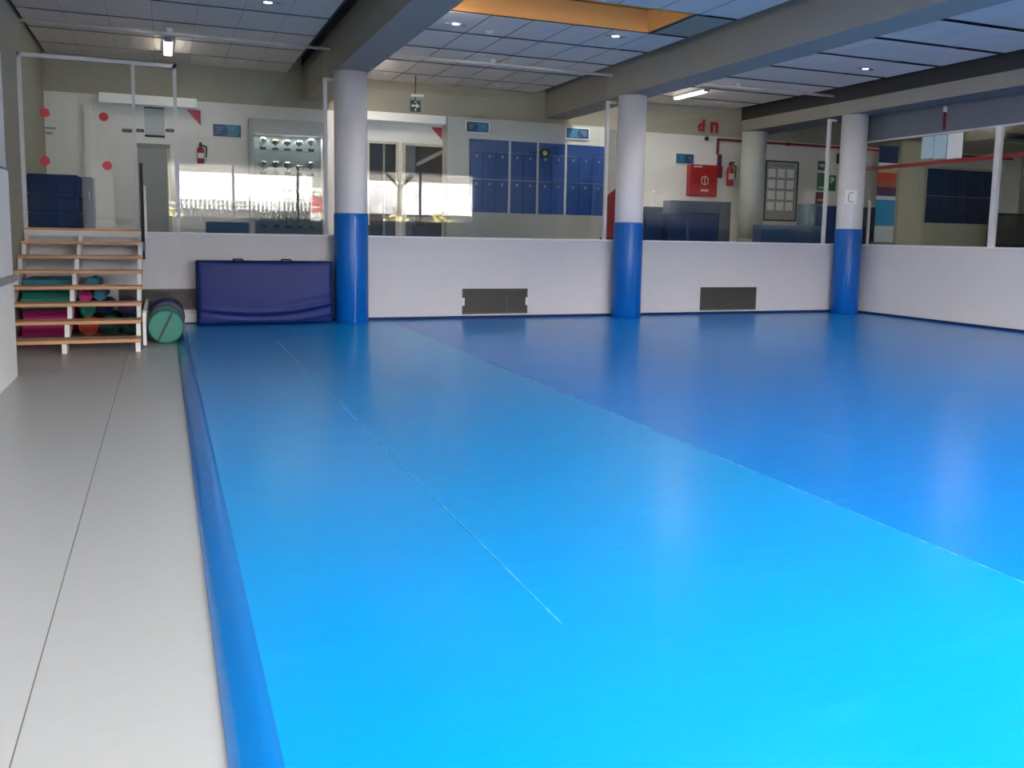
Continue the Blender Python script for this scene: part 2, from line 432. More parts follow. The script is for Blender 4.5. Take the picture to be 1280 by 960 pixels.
# ------------------------------------------------------------------ martial-arts mat field
def sheet(x0, x1, y0, y1, z, nx, ny, amp, seed):
    from mathutils import noise
    m = MB(); vs = {}
    for i in range(nx+1):
        for j in range(ny+1):
            x = x0+(x1-x0)*i/nx; y = y0+(y1-y0)*j/ny
            h = amp*(noise.noise(Vector((x*.7+seed, y*.9, 0)))+.5*noise.noise(Vector((x*1.1, y*2.6+seed, 3))))
            e = min(1, i/2, (nx-i)/2)
            vs[i, j] = m.bm.verts.new((x, y, z+h*e))
    for i in range(nx):
        for j in range(ny):
            f = m.bm.faces.new((vs[i, j], vs[i+1, j], vs[i+1, j+1], vs[i, j+1])); f.smooth = True
    # rim so the sheet has thickness
    def rim(pts):
        lo = [m.bm.verts.new((p.co.x, p.co.y, 0.001)) for p in pts]; up = [m.bm.verts.new(p.co) for p in pts]
        for a, b, c, d in zip(up, up[1:], lo, lo[1:]): m.bm.faces.new((a, c, d, b))
    rim([vs[i, 0] for i in range(nx+1)]); rim([vs[i, ny] for i in range(nx+1)])
    rim([vs[0, j] for j in range(ny+1)]); rim([vs[nx, j] for j in range(ny+1)])
    return m
mt = thing('judo_mat', (.125, REAR+.05, 0), 'wide blue vinyl-covered mat field filling the hall floor', 'mat')
y0, y1 = REAR+.05, D-.002
sheet(.262, 1.3145, y0, y1, .04, 14, 120, .0006, 1).ob('cover_sheet', MATL, mt)['label'] = 'light blue strip along the grey floor'
sheet(1.3145, 3.3095, y0, y1, .04, 22, 120, .0006, 5).ob('cover_sheet', MATL, mt)['label'] = 'light blue middle strip'
sheet(3.3095, R-.013, y0, y1, .04, 60, 100, .0006, 9).ob('cover_sheet', MATR, mt)['label'] = 'deeper blue wide sheet'
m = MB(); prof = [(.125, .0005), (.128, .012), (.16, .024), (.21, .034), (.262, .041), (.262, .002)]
n = 60; rows_ = []
for j in range(n+1):
    y = y0+(y1-.14-y0)*j/n
    rows_.append([m.bm.verts.new((px+random.uniform(-.002, .002)*(k in (2, 3)), y, pz)) for k, (px, pz) in enumerate(prof)])
for a, b in zip(rows_, rows_[1:]):
    for k in range(len(prof)-1):
        f = m.bm.faces.new((a[k], a[k+1], b[k+1], b[k])); f.smooth = True
m.bm.faces.new(rows_[0]); m.bm.faces.new(rows_[-1][::-1])
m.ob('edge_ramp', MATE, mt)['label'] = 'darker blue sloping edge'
# worn tape along the two joins
TAPE = mat('worn_join', '38a6dc', .5, var=.3, scale=5, stretch=(1, 3, 1))
nt = TAPE.node_tree; mx = [n for n in nt.nodes if n.type == 'MIX'][0]; ns = [n for n in nt.nodes if n.type == 'TEX_NOISE'][0]
mx.inputs[6].default_value = (*lin('0090d2'), 1); mx.inputs[7].default_value = (*lin('4fb0da'), 1)
mr = nt.nodes.new('ShaderNodeMapRange'); mr.inputs[1].default_value = .47; mr.inputs[2].default_value = .62
nt.links.new(ns.outputs['Fac'], mr.inputs[0]); nt.links.new(mr.outputs[0], mx.inputs[0])
for x, w, ya, yb in ((1.3135, .004, 2.85, 11.8), (3.3095, .005, 1.8, 9.5)):
    box(x-w, ya, .039, x+w, yb, .0415).ob('join', TAPE, mt)
for x, ya, yb in ((.2, 9.0, 9.004),):
    pass

# ------------------------------------------------------------------ folded navy mat against the wall
fm = thing('folded_mat', (1.41, 13.9, .04), 'thick folded navy vinyl gym mat standing against the low wall', 'mat')
from mathutils import noise as nz
def cushion(x0, x1, ya, yb, z0, z1, seed):
    m = MB(); nx, nzv = 56, 34; g = {}
    for i in range(nx+1):
        for j in range(nzv+1):
            u, v = i/nx, j/nzv
            b = (math.sin(math.pi*min(1, max(0, u)))**.35)*(math.sin(math.pi*v)**.35)
            x = x0+(x1-x0)*u; z = z0+(z1-z0)*v
            y = ya+.05-.055*b
            # sagging folds near the foot and slanting creases at the lower right
            y += -.024*math.exp(-((v-(.16+.10*(2*u-1)**2+.06*u))/.035)**2)*math.sin(math.pi*u)**.4
            y += .022*math.exp(-((v-(.09+.12*(2*u-1)**2+.05*u))/.03)**2)*math.sin(math.pi*u)**.4
            if u > .55:
                k = (u-.55)/.45
                for q, a_ in ((.02, .026), (.2, .022), (.36, .012)):
                    y -= a_*k*math.exp(-((v-q-.38*(u-.62))/.03)**2)
            y += .005*nz.noise(Vector((u*7+seed, v*5, 1.3)))
            z += -.006*math.sin(math.pi*u)*(v > .98)
            g[i, j] = m.bm.verts.new((x, y, z))
    for i in range(nx):
        for j in range(nzv):
            f = m.bm.faces.new((g[i, j], g[i+1, j], g[i+1, j+1], g[i, j+1])); f.smooth = True
    bk = {}
    ring = [(i, 0) for i in range(nx)]+[(nx, j) for j in range(nzv)]+[(i, nzv) for i in range(nx, 0, -1)]+[(0, j) for j in range(nzv, 0, -1)]
    bvs = [m.bm.verts.new((g[k].co.x, yb, g[k].co.z)) for k in ring]
    L = len(ring)
    for k in range(L): m.bm.faces.new((g[ring[k]], g[ring[(k+1) % L]], bvs[(k+1) % L], bvs[k]))
    m.bm.faces.new(bvs)
    return m
FX0, FX1 = .44, 2.385
cushion(FX0, FX1, 13.88, 14.06, .055, .985, 2).ob('front_half', NAVY, fm)
box(FX0-.01, 14.065, .055, FX1-.01, 14.235, .99, bev=.02).ob('back_half', NAVY, fm)
m = MB()
m.tube([(FX0+.01, 13.93, .06), (FX0, 13.93, .99), (FX1, 13.93, .985), (FX1, 13.93, .06)], .009, 8)
m.ob('piping', NAVYD, fm)
for x in (1.02, 1.72):
    m = MB(); m.tube([(x-.08, 14.06, .985), (x-.06, 14.06, 1.012), (x+.06, 14.06, 1.012), (x+.08, 14.06, .985)], .011, 8)
    m.ob('handle', NAVYD, fm)

# ------------------------------------------------------------------ ventilation grilles in the low wall
def vent(x0, x1, z0, z1, clips, label, frame=FRAME):
    t = thing('vent_grille', ((x0+x1)/2, D-.005, z0), label, 'vent', 'wall vents')
    box(x0, D-.006, z0, x1, D-.002, z1).ob('backing', VENTD, t)
    m = MB(); w = .02
    m.box(x0, D-.022, z0, x1, D-.002, z0+w).box(x0, D-.022, z1-w, x1, D-.002, z1)
    m.box(x0, D-.022, z0, x0+w, D-.002, z1).box(x1-w, D-.022, z0, x1, D-.002, z1)
    m.ob('frame', VENT, t)
    m = MB(); n = 15
    for k in range(n):
        z = z0+w+(z1-z0-2*w)*(k+.5)/n
        m.prism([(x0+w, D-.018, z-.009), (x0+w, D-.015, z-.011), (x0+w, D-.006, z+.007), (x0+w, D-.009, z+.009)], (x1-x0-2*w, 0, 0))
    o = m.ob('slats', VENT, t); o['kind'] = 'stuff'
    for k in (1, 2):
        x = x0+(x1-x0)*(k/3+.01)
        box(x-.006, D-.022, z0+w, x+.006, D-.003, z1-w).ob('divider', VENT, t)
    if clips:
        for x in (x0, x1-.035): box(x-.002, D-.026, (z0+z1)/2-.07, x+.037, D-.002, (z0+z1)/2+.06).ob('clip', WPAINT, t)
    return t
vent(4.60, 5.77, .115, .54, True, 'wide brown vent grille with white side clips, between the first two columns')
vent(9.25, 10.49, .115, .545, False, 'brown rectangular vent grille between the two columns nearest the corner')
vent(-.62, .43, .25, .56, False, 'dark vent grille partly hidden by the stairs and the folded navy mat')
sk = struct('trim_1'); box(-.35, D-.03, 0.06, .435, D, .185).ob('white_skirting', WPAINT, sk)

# ------------------------------------------------------------------ stairs up to the hallway
st = thing('wooden_stairs', (-1.0, 11.4, 0), 'open-riser white and pine stairs climbing to the glazed landing', 'stairs')
SXL, SXR = -1.78, -.275
zs = [.115+.182*k for k in range(8)]
for k, z in enumerate(zs):
    ya = 11.4+.4*k
    o = box(SXL, ya, z, SXR, min(ya+.36, D-.01), z+.04, bev=.004).ob('tread', WOOD, st)
    if k == 7: box(SXL, ya-.01, z-.075, SXR, ya+.02, z+.005).ob('landing_fascia', WPAINT, st)
for x in (SXL+.03, -1.085, SXR-.035):
    m = MB(); w = .05
    p0, p1 = Vector((x-w/2, 11.42, 0)), Vector((x-w/2, 14.2, 0))
    pts = [(x-w/2, 11.43, 0), (x-w/2, 11.60, 0), (x-w/2, 14.28, 1.14), (x-w/2, 14.28, 1.36), (x-w/2, 14.16, 1.36)]
    # sawtooth top edge under the treads
    saw = []
    for k in range(6, -1, -1):
        ya = 11.43+.4*k
        saw += [(x-w/2, ya+.36, zs[k]), (x-w/2, ya, zs[k])]
    m.prism(pts+saw, (w, 0, 0)); m.ob('stringer', WPAINT, st)
box(-.262, 11.86, .02, -.225, 11.93, .42).ob('guard_board', WPAINT, st)
box(-.262, 12.2, .3, -.225, 14.2, .42).ob('guard_board', WPAINT, st)
m = MB(); m.cyl((-.27, 14.1, 1.0), (-.27, 14.1, 2.36), .022, n=14); m.ob('handrail_post', DGREY, st)
box(-.245, 14.08, 1.3, -.215, 14.12, 2.05).ob('post_cover', WPAINT, st)
box(-.34, 14.0, 1.12, -.24, 14.06, 1.25, bev=.01).ob('bracket', mat('bracket_blue', '3d6a90', .5), st)

# foam mats stacked under the stairs (left bay)
ORD = ['bottom', 'second', 'third', 'fourth']
def foam(x0, x1, y0, y1, z0, h, m_, label, grp):
    dx = random.uniform(-.02, .02)
    o = box(x0+dx, y0+random.uniform(-.02, .02), z0, x1+dx, y1, z0+h, bev=.012).ob('foam_mat', m_, None, ((x0+x1)/2, (y0+y1)/2, z0))
    return tag(o, label, 'mat', grp)
z = .002
for col, m_, cnt, h in (('magenta', MAG, 4, .089), ('green', GRN, 3, .074), ('teal', TEAL, 2, .082)):
    for k in range(cnt):
        pos = (['lowest', 'second', 'third', 'topmost'] if cnt == 4 else ['lowest', 'middle', 'topmost'] if cnt == 3 else ['lower', 'upper'])[k]
        foam(-1.74, -1.14, 13.32, 14.24, z, h, m_, '%s foam mat, %s of the %s ones in the stack under the stairs' % (col, pos, col), 'foam mats stacked under the stairs')
        z += h+.001
# rolled mats heaped in the right bay
def roll(x, y0, y1, zc, r, m_, label, col):
    t = thing('rolled_mat', (x, y0, zc-r), label, 'mat', 'rolled mats heaped under the stairs')
    MB().cyl((x, y0+.01, zc), (x, y1, zc), r, n=24).ob('roll', m_, t)
    m = MB(); pts = []; N = 44
    for k in range(N+1):
        a = k/N*4.4*math.pi; rr = r*(.12+.86*k/N)
        pts.append((x+rr*math.cos(a), y0+.004, zc+rr*math.sin(a)))
    m.tube(pts, r*.035, 5); m.ob('spiral_edge', m_, t)
    MB().cyl((x, y0+.25, zc), (x, y0+.29, zc), r*1.02, n=24).ob('strap', BLACK, t)
    return t
roll(-.96, 13.3, 14.2, .125, .12, ORF, 'orange-red rolled mat on the floor under the right half of the stairs', 'orange')
roll(-.70, 13.3, 14.2, .135, .13, DGRN, 'dark green rolled mat on the floor beside the orange roll under the stairs', 'green')
roll(-.43, 13.3, 14.2, .135, .13, DGRN, 'dark green rolled mat on the floor nearest the right stringer of the stairs', 'green')
roll(-.97, 13.34, 14.2, .348, .098, GRN, 'bright green rolled mat lying on top of the orange roll', 'green')
roll(-.75, 13.34, 14.2, .366, .095, NAVYM, 'navy rolled mat between the green and purple rolls under the stairs', 'navy')
roll(-.48, 13.34, 14.2, .366, .095, PURP, 'purple rolled mat lying highest at the right of the heap under the stairs', 'purple')
roll(-.99, 13.36, 14.2, .534, .083, MAG, 'magenta rolled mat above the bright green roll under the stairs', 'magenta')
roll(-.81, 13.36, 14.2, .55, .083, TEAL, 'blue-teal rolled mat beside the magenta roll under the stairs', 'teal')
roll(-.90, 13.38, 14.2, .69, .078, TEAL, 'teal rolled mat crowning the heap under the stairs', 'teal')

# green bag and navy roll beside the stairs
gb = thing('green_roll_bag', (.0, 12.15, .002), 'big teal-green cylindrical bag with dark strap beside the stair foot', 'bag')
MB().cyl((.0, 12.16, .212), (.0, 12.95, .212), .21, n=40).ob('body', GRNV, gb)
m = MB(); m.lathe([(.19, 0), (.205, .006), (.212, .02)], 40)
for v in m.bm.verts: v.co = Vector((v.co.x, 12.145+v.co.z, v.co.y+.212))
m.ob('end_cap', GRNV, gb)
a = math.radians(68)
m = MB(); dx, dz = math.cos(a)*.21, math.sin(a)*.195
m.prism([(-.02-dx-.014, 12.138, .212-dz), (-.02-dx+.014, 12.138, .212-dz), (-.0+dx+.014, 12.138, .212+dz), (-.0+dx-.014, 12.138, .212+dz)], (0, .012, 0))
m.ob('strap', BLACK, gb)
m = MB(); m.lathe([(.211, 0), (.214, .004), (.214, .03), (.211, .034)], 40)
for v in m.bm.verts: v.co = Vector((v.co.x, 12.2+v.co.z, v.co.y+.212))
m.ob('rim', NAVYM, gb)
nr = thing('navy_roll_bag', (.02, 13.0, .03), 'dark navy cylindrical bag standing behind the green bag', 'bag')
MB().cyl((.02, 13.05, .255), (.02, 13.8, .255), .225, n=36).ob('body', NAVYM, nr)
m = MB(); m.lathe([(.21, 0), (.22, .01), (.227, .03)], 36)
for v in m.bm.verts: v.co = Vector((v.co.x+.02, 13.035+v.co.z, v.co.y+.255))
m.ob('end_cap', NAVYD, nr)

# ------------------------------------------------------------------ ceiling fittings
SPOTS = [((1.304, 12.17), 'lit recessed ceiling spotlight in the ceiling above the stairs side'),
         ((3.80, 12.21), 'lit recessed ceiling spotlight beside the first beam below the orange skylight'),
         ((6.10, 11.90), 'lit recessed ceiling spotlight beside the second beam below the orange skylight'),
         ((10.94, 12.2), 'lit recessed ceiling spotlight alone in the ceiling before the corner beam')]
proto = None
for (x, y), lab in SPOTS:
    if proto is None:
        t = thing('ceiling_spotlight', (x, y, ZC), lab, 'light', 'recessed ceiling spotlights')
        m = MB(); m.lathe([(.055, -.002), (.058, -.012), (.085, -.010), (.09, -.001), (.085, .0)], 24, (x, y, ZC)); m.ob('ring', FRAME, t)
        m = MB(); m.lathe([(.0001, -.006), (.052, -.006), (.054, -.001)], 24, (x, y, ZC)); m.ob('lens', SPOT, t)
        for s_ in (-1, 1):
            box(x+s_*.125-.03, y-.02, ZC-.02, x+s_*.125+.03, y+.02, ZC-.001, bev=.004).ob('spring_clip', METAL, t)
        L = bpy.data.lights.new('spot_lamp', 'SPOT'); L.energy = 3; L.spot_size = 1.4; L.shadow_soft_size = .05; L.color = (1, .93, .82)
        lo = bpy.data.objects.new('spot_lamp', L); C.objects.link(lo); lo.parent = t; lo.location = (0, 0, -.03)
        proto = t
    else: copy_tree(proto, (x, y, ZC), lab)
proto = None
for (x, y), lab in (((4.38, 12.46), 'small white smoke detector midway between two spotlights on the ceiling'),):
    t = thing('smoke_detector', (x, y, ZC), lab, 'detector')
    m = MB(); m.lathe([(.02, -.05), (.045, -.045), (.05, -.02), (.06, -.018), (.06, 0)], 20, (x, y, ZC)); m.ob('housing', FRAME, t)
    m = MB(); m.lathe([(.0001, -.056), (.014, -.054), (.016, -.048)], 14, (x, y, ZC)); m.ob('sensor', GREYP, t)
def fluo(x, y0, y1, z, label, tube=None):
    t = thing('fluorescent_light', (x, (y0+y1)/2, z), label, 'light', 'tube lights along the hallway ceiling')
    box(x-.07, y0, z+.005, x+.07, y1, z+.045, bev=.006).ob('housing', FRAME, t)
    box(x-.055, y0+.02, z-.02, x+.055, y1-.02, z+.006, bev=.01).ob('tube', tube or TUBE, t)
    for y in (y0, y1-.025): box(x-.06, y, z-.025, x+.06, y+.025, z+.02).ob('end_cap', FRAME, t)
fluo(.145, 15.0, 16.2, 4.265, 'lit tube light seen end-on above the glass at the stairs')
fluo(9.735, 15.1, 16.23, 4.265, 'lit slanting tube light on the hallway ceiling beyond the second beam')

for x_, ya_, where in ((3.05, 15.1, 'behind the first beam over the hallway'), (8.05, 15.1, 'behind the second beam over the hallway'), (3.05, 10.6, 'behind the first beam over the mat'), (8.05, 10.6, 'behind the second beam over the mat')):  # unseen tubes added to brighten the hallway and far wall
    fluo(x_, ya_, ya_+1.2, 4.265, 'added fill tube light, unseen '+where, TUBE_FILL)
fluo(15.6, 8.6, 9.8, 4.265, 'added unseen fill tube on the corridor ceiling beyond the right-hand glass, nearer one')  # this tube and the next are added out of sight to lift the corridor
fluo(15.6, 13.4, 14.6, 4.265, 'added unseen fill tube on the corridor ceiling beyond the right-hand glass, farther one')
# ------------------------------------------------------------------ hallway beyond the glass
YW = D2                                             # wall plane
ZW = 3.70
def wq(x0, y0, x1, y1, Y): # picture rectangle -> X0, Z0, X1, Z1 on a plane at depth Y
    a, b = at(x0, y0, Y=Y), at(x1, y1, Y=Y); return a.x, b.z, b.x, a.z
tr = struct('trim_2')
for x0, x1, m_ in ((XL, .62, WPAINT), (.62, 3.45, WPAINT), (3.45, 5.2, WPAINT), (8.5, 9.55, GREYP), (9.55, 20.9, WPAINT)):
    box(x0, YW-.03, HZ, x1, YW, ZW).ob('wall_panel', m_, tr)
PY = YW-.03
# white lit fascias above the two entrances
for nm, (x0, x1) in (('trim_3', (-.95, .60)), ('trim_4', (3.30, 5.12))):
    f = struct(nm)
    box(x0, PY-.30, ZW-.16, x1, PY, ZW, bev=.006).ob('fascia', mat('fascia_white', 'fbfaf6', .5), f)
X0, Z0, X1, Z1 = wq(101, 271, 171, 274, PY-.06)
tr = struct('trim_7'); box(X0, PY-.06, Z0, X1, PY-.02, Z1).ob('wall_rail', FRAME, tr)
# corner pillar left of the entrance
tr = struct('trim_5'); box(-1.2, PY-.10, HZ, -1.10, PY, ZW-.2).ob('pilaster', WPAINT, tr)

def flat_sign(name, x0, y0, x1, y1, label, cat, build, grp=None, Y=None, th=.03):
    Y = Y or PY
    X0, Z0, X1, Z1 = wq(x0, y0, x1, y1, Y)
    t = thing(name, ((X0+X1)/2, Y-th, Z0), label, cat, grp)
    build(t, X0, Z0, X1, Z1, Y-th, th); return t
def blue_sign(flip):
    def b(t, X0, Z0, X1, Z1, y, th):
        w, h = X1-X0, Z1-Z0
        box(X0-.05*w, y+.006, Z0-.12*h, X1+.05*w, y+th-.001, Z1+.12*h).ob('mount', WPAINT, t)
        box(X0, y, Z0, X1, y+.008, Z1).ob('board', SIGNB, t)
        u = lambda k: X0+w*(1-k if flip else k)
        xs = sorted((u(.45), u(.96)))
        m = MB(); pts = [(u(.46), y-.002, Z0+.06*h)]+[(u(.42+.12*math.sin(k/8*3.14)), y-.002, Z0+h*(.06+.88*k/8)) for k in range(1, 9)]+[(u(.95), y-.002, Z1-.06*h), (u(.95), y-.002, Z0+.06*h)]
        m.prism(pts, (0, .004, 0)); m.ob('wave_print', SIGNC, t)
        m = MB()
        for k in range(3):
            xa, xb = sorted((u(.1), u(.36-.06*k)))
            m.box(xa, y-.003, Z0+h*(.68-.2*k), xb, y+.001, Z0+h*(.74-.2*k))
        o = m.ob('lettering', LBLUE, t); o['kind'] = 'stuff'
        m = MB(); m.sphere((u(.72), y+.004, Z0+.6*h), .1*h, n=10); m.ob('emblem', LBLUE, t)
    return b
G = 'blue signs on the hallway wall'
flat_sign('blue_sign', 266, 155, 301, 172, 'blue sign beside the red triangle near the glass trophy case', 'sign', blue_sign(False), G)
flat_sign('blue_sign', 845, 192, 866, 205, 'blue sign on the white wall above the red hose cabinet', 'sign', blue_sign(True), G)
flat_sign('blue_sign', 583, 152, 610, 166, 'blue sign over the left end of the blue lockers', 'sign', blue_sign(False), G, Y=16.98)
flat_sign('blue_sign', 708, 160, 735, 174, 'blue sign over the right half of the blue lockers', 'sign', blue_sign(True), G, Y=16.98)

def tri_sign(px0, py0, px1, py1, label):
    X0, Z0, X1, Z1 = wq(px0, py0, px1, py1, PY-.02)
    t = thing('triangle_sign', (X1, PY-.02, Z0), label, 'sign', 'red triangle signs')
    MB().prism([(X0, PY-.022, Z1), (X1, PY-.022, Z1), (X1, PY-.022, Z0)], (0, .012, 0)).ob('plate', REDT, t)
    MB().prism([(X0-.04, PY-.008, Z1+.02), (X1+.02, PY-.008, Z1+.02), (X1+.02, PY-.008, Z0-.04)], (0, .007, 0)).ob('border', SIGNW, t)
tri_sign(233, 137, 251, 157, 'red triangular sign under the white fascia left of the blue sign')
tri_sign(539, 159, 552, 174, 'red triangular sign under the white fascia left of the blue lockers')

# exit sign hung from the ceiling
X0, Z0, X1, Z1 = wq(513, 125, 526, 140, 16.5)
t = thing('exit_sign', ((X0+X1)/2, 16.5, Z0), 'small dark green exit sign with white figure and arrow hung from the hallway ceiling', 'sign')
box(X0, 16.5, Z0, X1, 16.53, Z1, bev=.004).ob('panel', EXITG, t)
w, h = X1-X0, Z1-Z0
m = MB(); y = 16.494
P_ = lambda u, v: (X0+u*w, y, Z0+v*h)
m.prism([P_(.10, .44), P_(.55, .44), P_(.55, .28), P_(.90, .52), P_(.55, .76), P_(.55, .60), P_(.10, .60)], (0, .008, 0)); m.ob('arrow', SIGNW, t)
m = MB(); m.prism([P_(.42, .08), P_(.58, .08), P_(.52, .26), P_(.40, .22)], (0, .008, 0)); m.ob('pictogram', SIGNW, t); m = MB(); m.prism([P_(.42, .80), P_(.58, .80), P_(.58, .92), P_(.42, .92)], (0, .008, 0)); m.ob('pictogram', SIGNW, t)
MB().cyl(((X0+X1)/2, 16.515, Z1), ((X0+X1)/2, 16.515, ZC), .012, n=8).ob('hanger', DGREY, t)
box(X0+.02, 16.46, Z1+.06, X1+.05, 16.56, Z1+.11, bev=.01).ob('emergency_lamp', FRAME, t)

# doors
def door(name, px, Y, parts, label):
    d = struct(name, (0, Y, HZ)); d['label'] = label; return d
# door_1: grey service door behind the stairs
X0, _, X1, Z1 = wq(172, 184, 211, 286, PY)
d = struct('door_1', (X0, PY, HZ))
box(X0, PY-.03, HZ, X1, PY-.001, Z1).ob('door_leaf', GREYD, d)
box(X0-.06, PY-.05, Z1, X1+.06, PY-.001, Z1+.07).ob('door_header', GREYP, d)
for x in (X0-.06, X1): box(x, PY-.05, HZ, x+.06, PY-.001, Z1).ob('jamb', CREAM, d)
MB().cyl((X1-.1, PY-.03, HZ+1.0), (X1-.1, PY-.09, HZ+1.0), .02, n=10).ob('handle', METAL, d)
# door_2 / door_3: entrance with dark openings
for nm, a, b in (('door_2', 461, 494), ('door_3', 506, 552)):
    X0, _, X1, Z1 = wq(a, 179 if nm == 'door_2' else 182, b, 290, PY)
    d = struct(nm, (X0, PY, HZ))
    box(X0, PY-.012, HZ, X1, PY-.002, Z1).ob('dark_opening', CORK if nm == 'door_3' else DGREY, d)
    for x in (X0-.05, X1): box(x, PY-.06, HZ, x+.05, PY-.001, Z1+.05).ob('jamb', CREAM, d)
    box(X0, PY-.06, Z1, X1, PY-.001, Z1+.05).ob('door_header', CREAM, d)
    if nm == 'door_2':
        xm = X0+.55*(X1-X0)
        box(xm-.02, PY-.05, HZ, xm+.02, PY-.012, Z1).ob('stile', GREYP, d)
        box(X0, PY-.05, HZ+.95, X1, PY-.012, HZ+1.05).ob('mid_rail', GREYP, d)
        box(X0+.02, PY-.035, HZ+1.05, xm-.02, PY-.025, Z1).ob('pane', GLASS_THIN, d)
        box(xm+.02, PY-.035, HZ+1.05, X1, PY-.025, Z1).ob('pane', GLASS_THIN, d)
    else:
        box(X0, PY-.09, HZ, X0+.25*(X1-X0), PY-.02, Z1).ob('open_leaf', mat('slate_door', '5a5d60', .5), d)
        zc = HZ+1.35
        MB().prism([(X0+.3*(X1-X0), PY-.02, zc), (X1, PY-.02, zc+.28), (X1, PY-.02, zc+.36), (X0+.3*(X1-X0), PY-.02, zc+.08)], (0, .006, 0)).ob('stair_rail', GREYP, d)

# rolled poster and small plates by the service door
X0, Z0, X1, Z1 = wq(180, 134, 206, 171, PY)
t = thing('hanging_poster', ((X0+X1)/2, PY-.02, Z0), 'pale grey poster between two dark bars above the service door', 'poster')
box(X0, PY-.012, Z0, X1, PY-.006, Z1).ob('sheet', mat('poster_grey', 'bcc2c4', .6), t)
for z in (Z0, Z1): MB().cyl((X0, PY-.016, z), (X1, PY-.016, z), .017, n=10).ob('bar', BLACK, t)
for (a, b), lab in (((153, 165), 'small grey wall plate left of the service door'), ((170, 180), 'small grey wall plate directly left of the pale poster'), ((207, 218), 'small grey wall plate directly right of the pale poster')):
    X0, Z0, X1, Z1 = wq(a, 161, b, 165.5, PY)
    t = thing('wall_plate', ((X0+X1)/2, PY-.02, Z0), lab, 'wall plate', 'small plates beside the poster')
    box(X0, PY-.02, Z0, X1, PY-.001, Z1, bev=.003).ob('cover', DGREY, t)
    box(X0+.03, PY-.024, Z0+.02, X1-.03, PY-.018, Z1-.02).ob('inset', GREYP, t)
X0, Z0, X1, Z1 = wq(40, 158, 70, 168, PY)
t = thing('wall_shelf', ((X0+X1)/2, PY, Z0), 'faint grey shelf bracket on the white wall behind the left door glass', 'shelf')
box(X0, PY-.05, Z1-.02, X1, PY-.001, Z1).ob('board', GREYP, t); box(X0+.1, PY-.03, Z0, X1-.05, PY-.001, Z0+.03).ob('rail', GREYP, t)

# red warning dots stuck on the stair-door glass
for px, py, lab in ((56, 141, 'upper red warning dot on the stair-door glass nearest the white panelling'), (56.5, 201, 'lower red warning dot on the stair-door glass nearest the white panelling'),
                    (129.5, 146, 'upper red warning dot on the stair-door glass nearest the service door'), (134, 207, 'lower red warning dot on the stair-door glass nearest the service door')):
    p = at(px, py, Y=YG-.006)
    o = MB().cyl((p.x, YG-.009, p.z), (p.x, YG-.006, p.z), .062, n=24).ob('red_dot_sticker', REDT, None, (p.x, YG-.008, p.z))
    tag(o, lab, 'sticker', 'red dots on the stair-door glass')

# navy mats piled on the landing
X0, _, X1, Z1 = wq(25, 216, 99, 290, 14.75)
zz = [HZ, HZ+.27, HZ+.54, Z1]
for k in range(3):
    o = box(max(X0-.02, XL+.01), 14.75, zz[k]+.001, X1+(.0, -.01, .012)[k], 15.6, zz[k+1], bev=.025).ob('mat_block', NAVYM, None, ((X0+X1)/2, 15.1, zz[k]))
    tag(o, '%s navy mat block of the pile on the landing behind the glass' % ('lowest', 'middle', 'topmost')[k], 'mat', 'navy mat blocks piled on the landing')
X0, _, X1, Z1 = wq(101, 221, 118, 290, 15.2)
t = thing('grey_cabinet', ((X0+X1)/2, 15.4, HZ), 'narrow grey-violet cabinet beside the navy mats on the landing', 'cabinet')
box(X0, 15.2, HZ, X1, 15.7, Z1, bev=.01).ob('body', mat('grey_violet', '77778a', .6), t)
box(X0+.02, 15.19, HZ+.08, X1-.02, 15.205, Z1-.04).ob('door', mat('grey_violet', '77778a', .6), t)
MB().cyl((X1-.05, 15.17, HZ+.45), (X1-.05, 15.17, HZ+.6), .008, n=8).ob('handle', METAL, t)

# wall extinguisher by the entrance
def extinguisher(x, y, z, h, label, r=.075):
    t = thing('fire_extinguisher', (x, y, z), label, 'extinguisher', 'hallway fire extinguishers')
    m = MB(); m.lathe([(r*.9, 0), (r, .02), (r, h*.68), (r*.75, h*.78), (r*.3, h*.83), (r*.3, h*.86)], 20, (x, y, z)); m.ob('cylinder', RED, t)
    m = MB(); m.box(x-.03, y-.03, z+h*.86, x+.03, y+.03, z+h*.92); m.box(x-.02, y-.12, z+h*.93, x+.02, y+.03, z+h, bev=.005); m.ob('valve', BLACK, t)
    MB().tube([(x, y-.04, z+h*.9), (x+r+.04, y-.05, z+h*.8), (x+r+.03, y-.04, z+h*.3)], .014, 8).ob('hose', BLACK, t)
    box(x-.02, y+r-.01, z+h*.5, x+.02, PY+.01, z+h*.62).ob('wall_hook', METAL, t)
    box(x-r*.8, y-r-.003, z+h*.25, x+r*.8, y-r+.03, z+h*.5).ob('label_band', SIGNW, t)
p = at(251, 203, Y=17.2); extinguisher(p.x, 17.2, p.z-.02, .36, 'red fire extinguisher under the red triangle by the service door', r=.06)
p = at(912, 232, Y=17.2); extinguisher(p.x, 17.2, p.z, .52, 'slim red fire extinguisher between the hose cabinet and the hallway column')

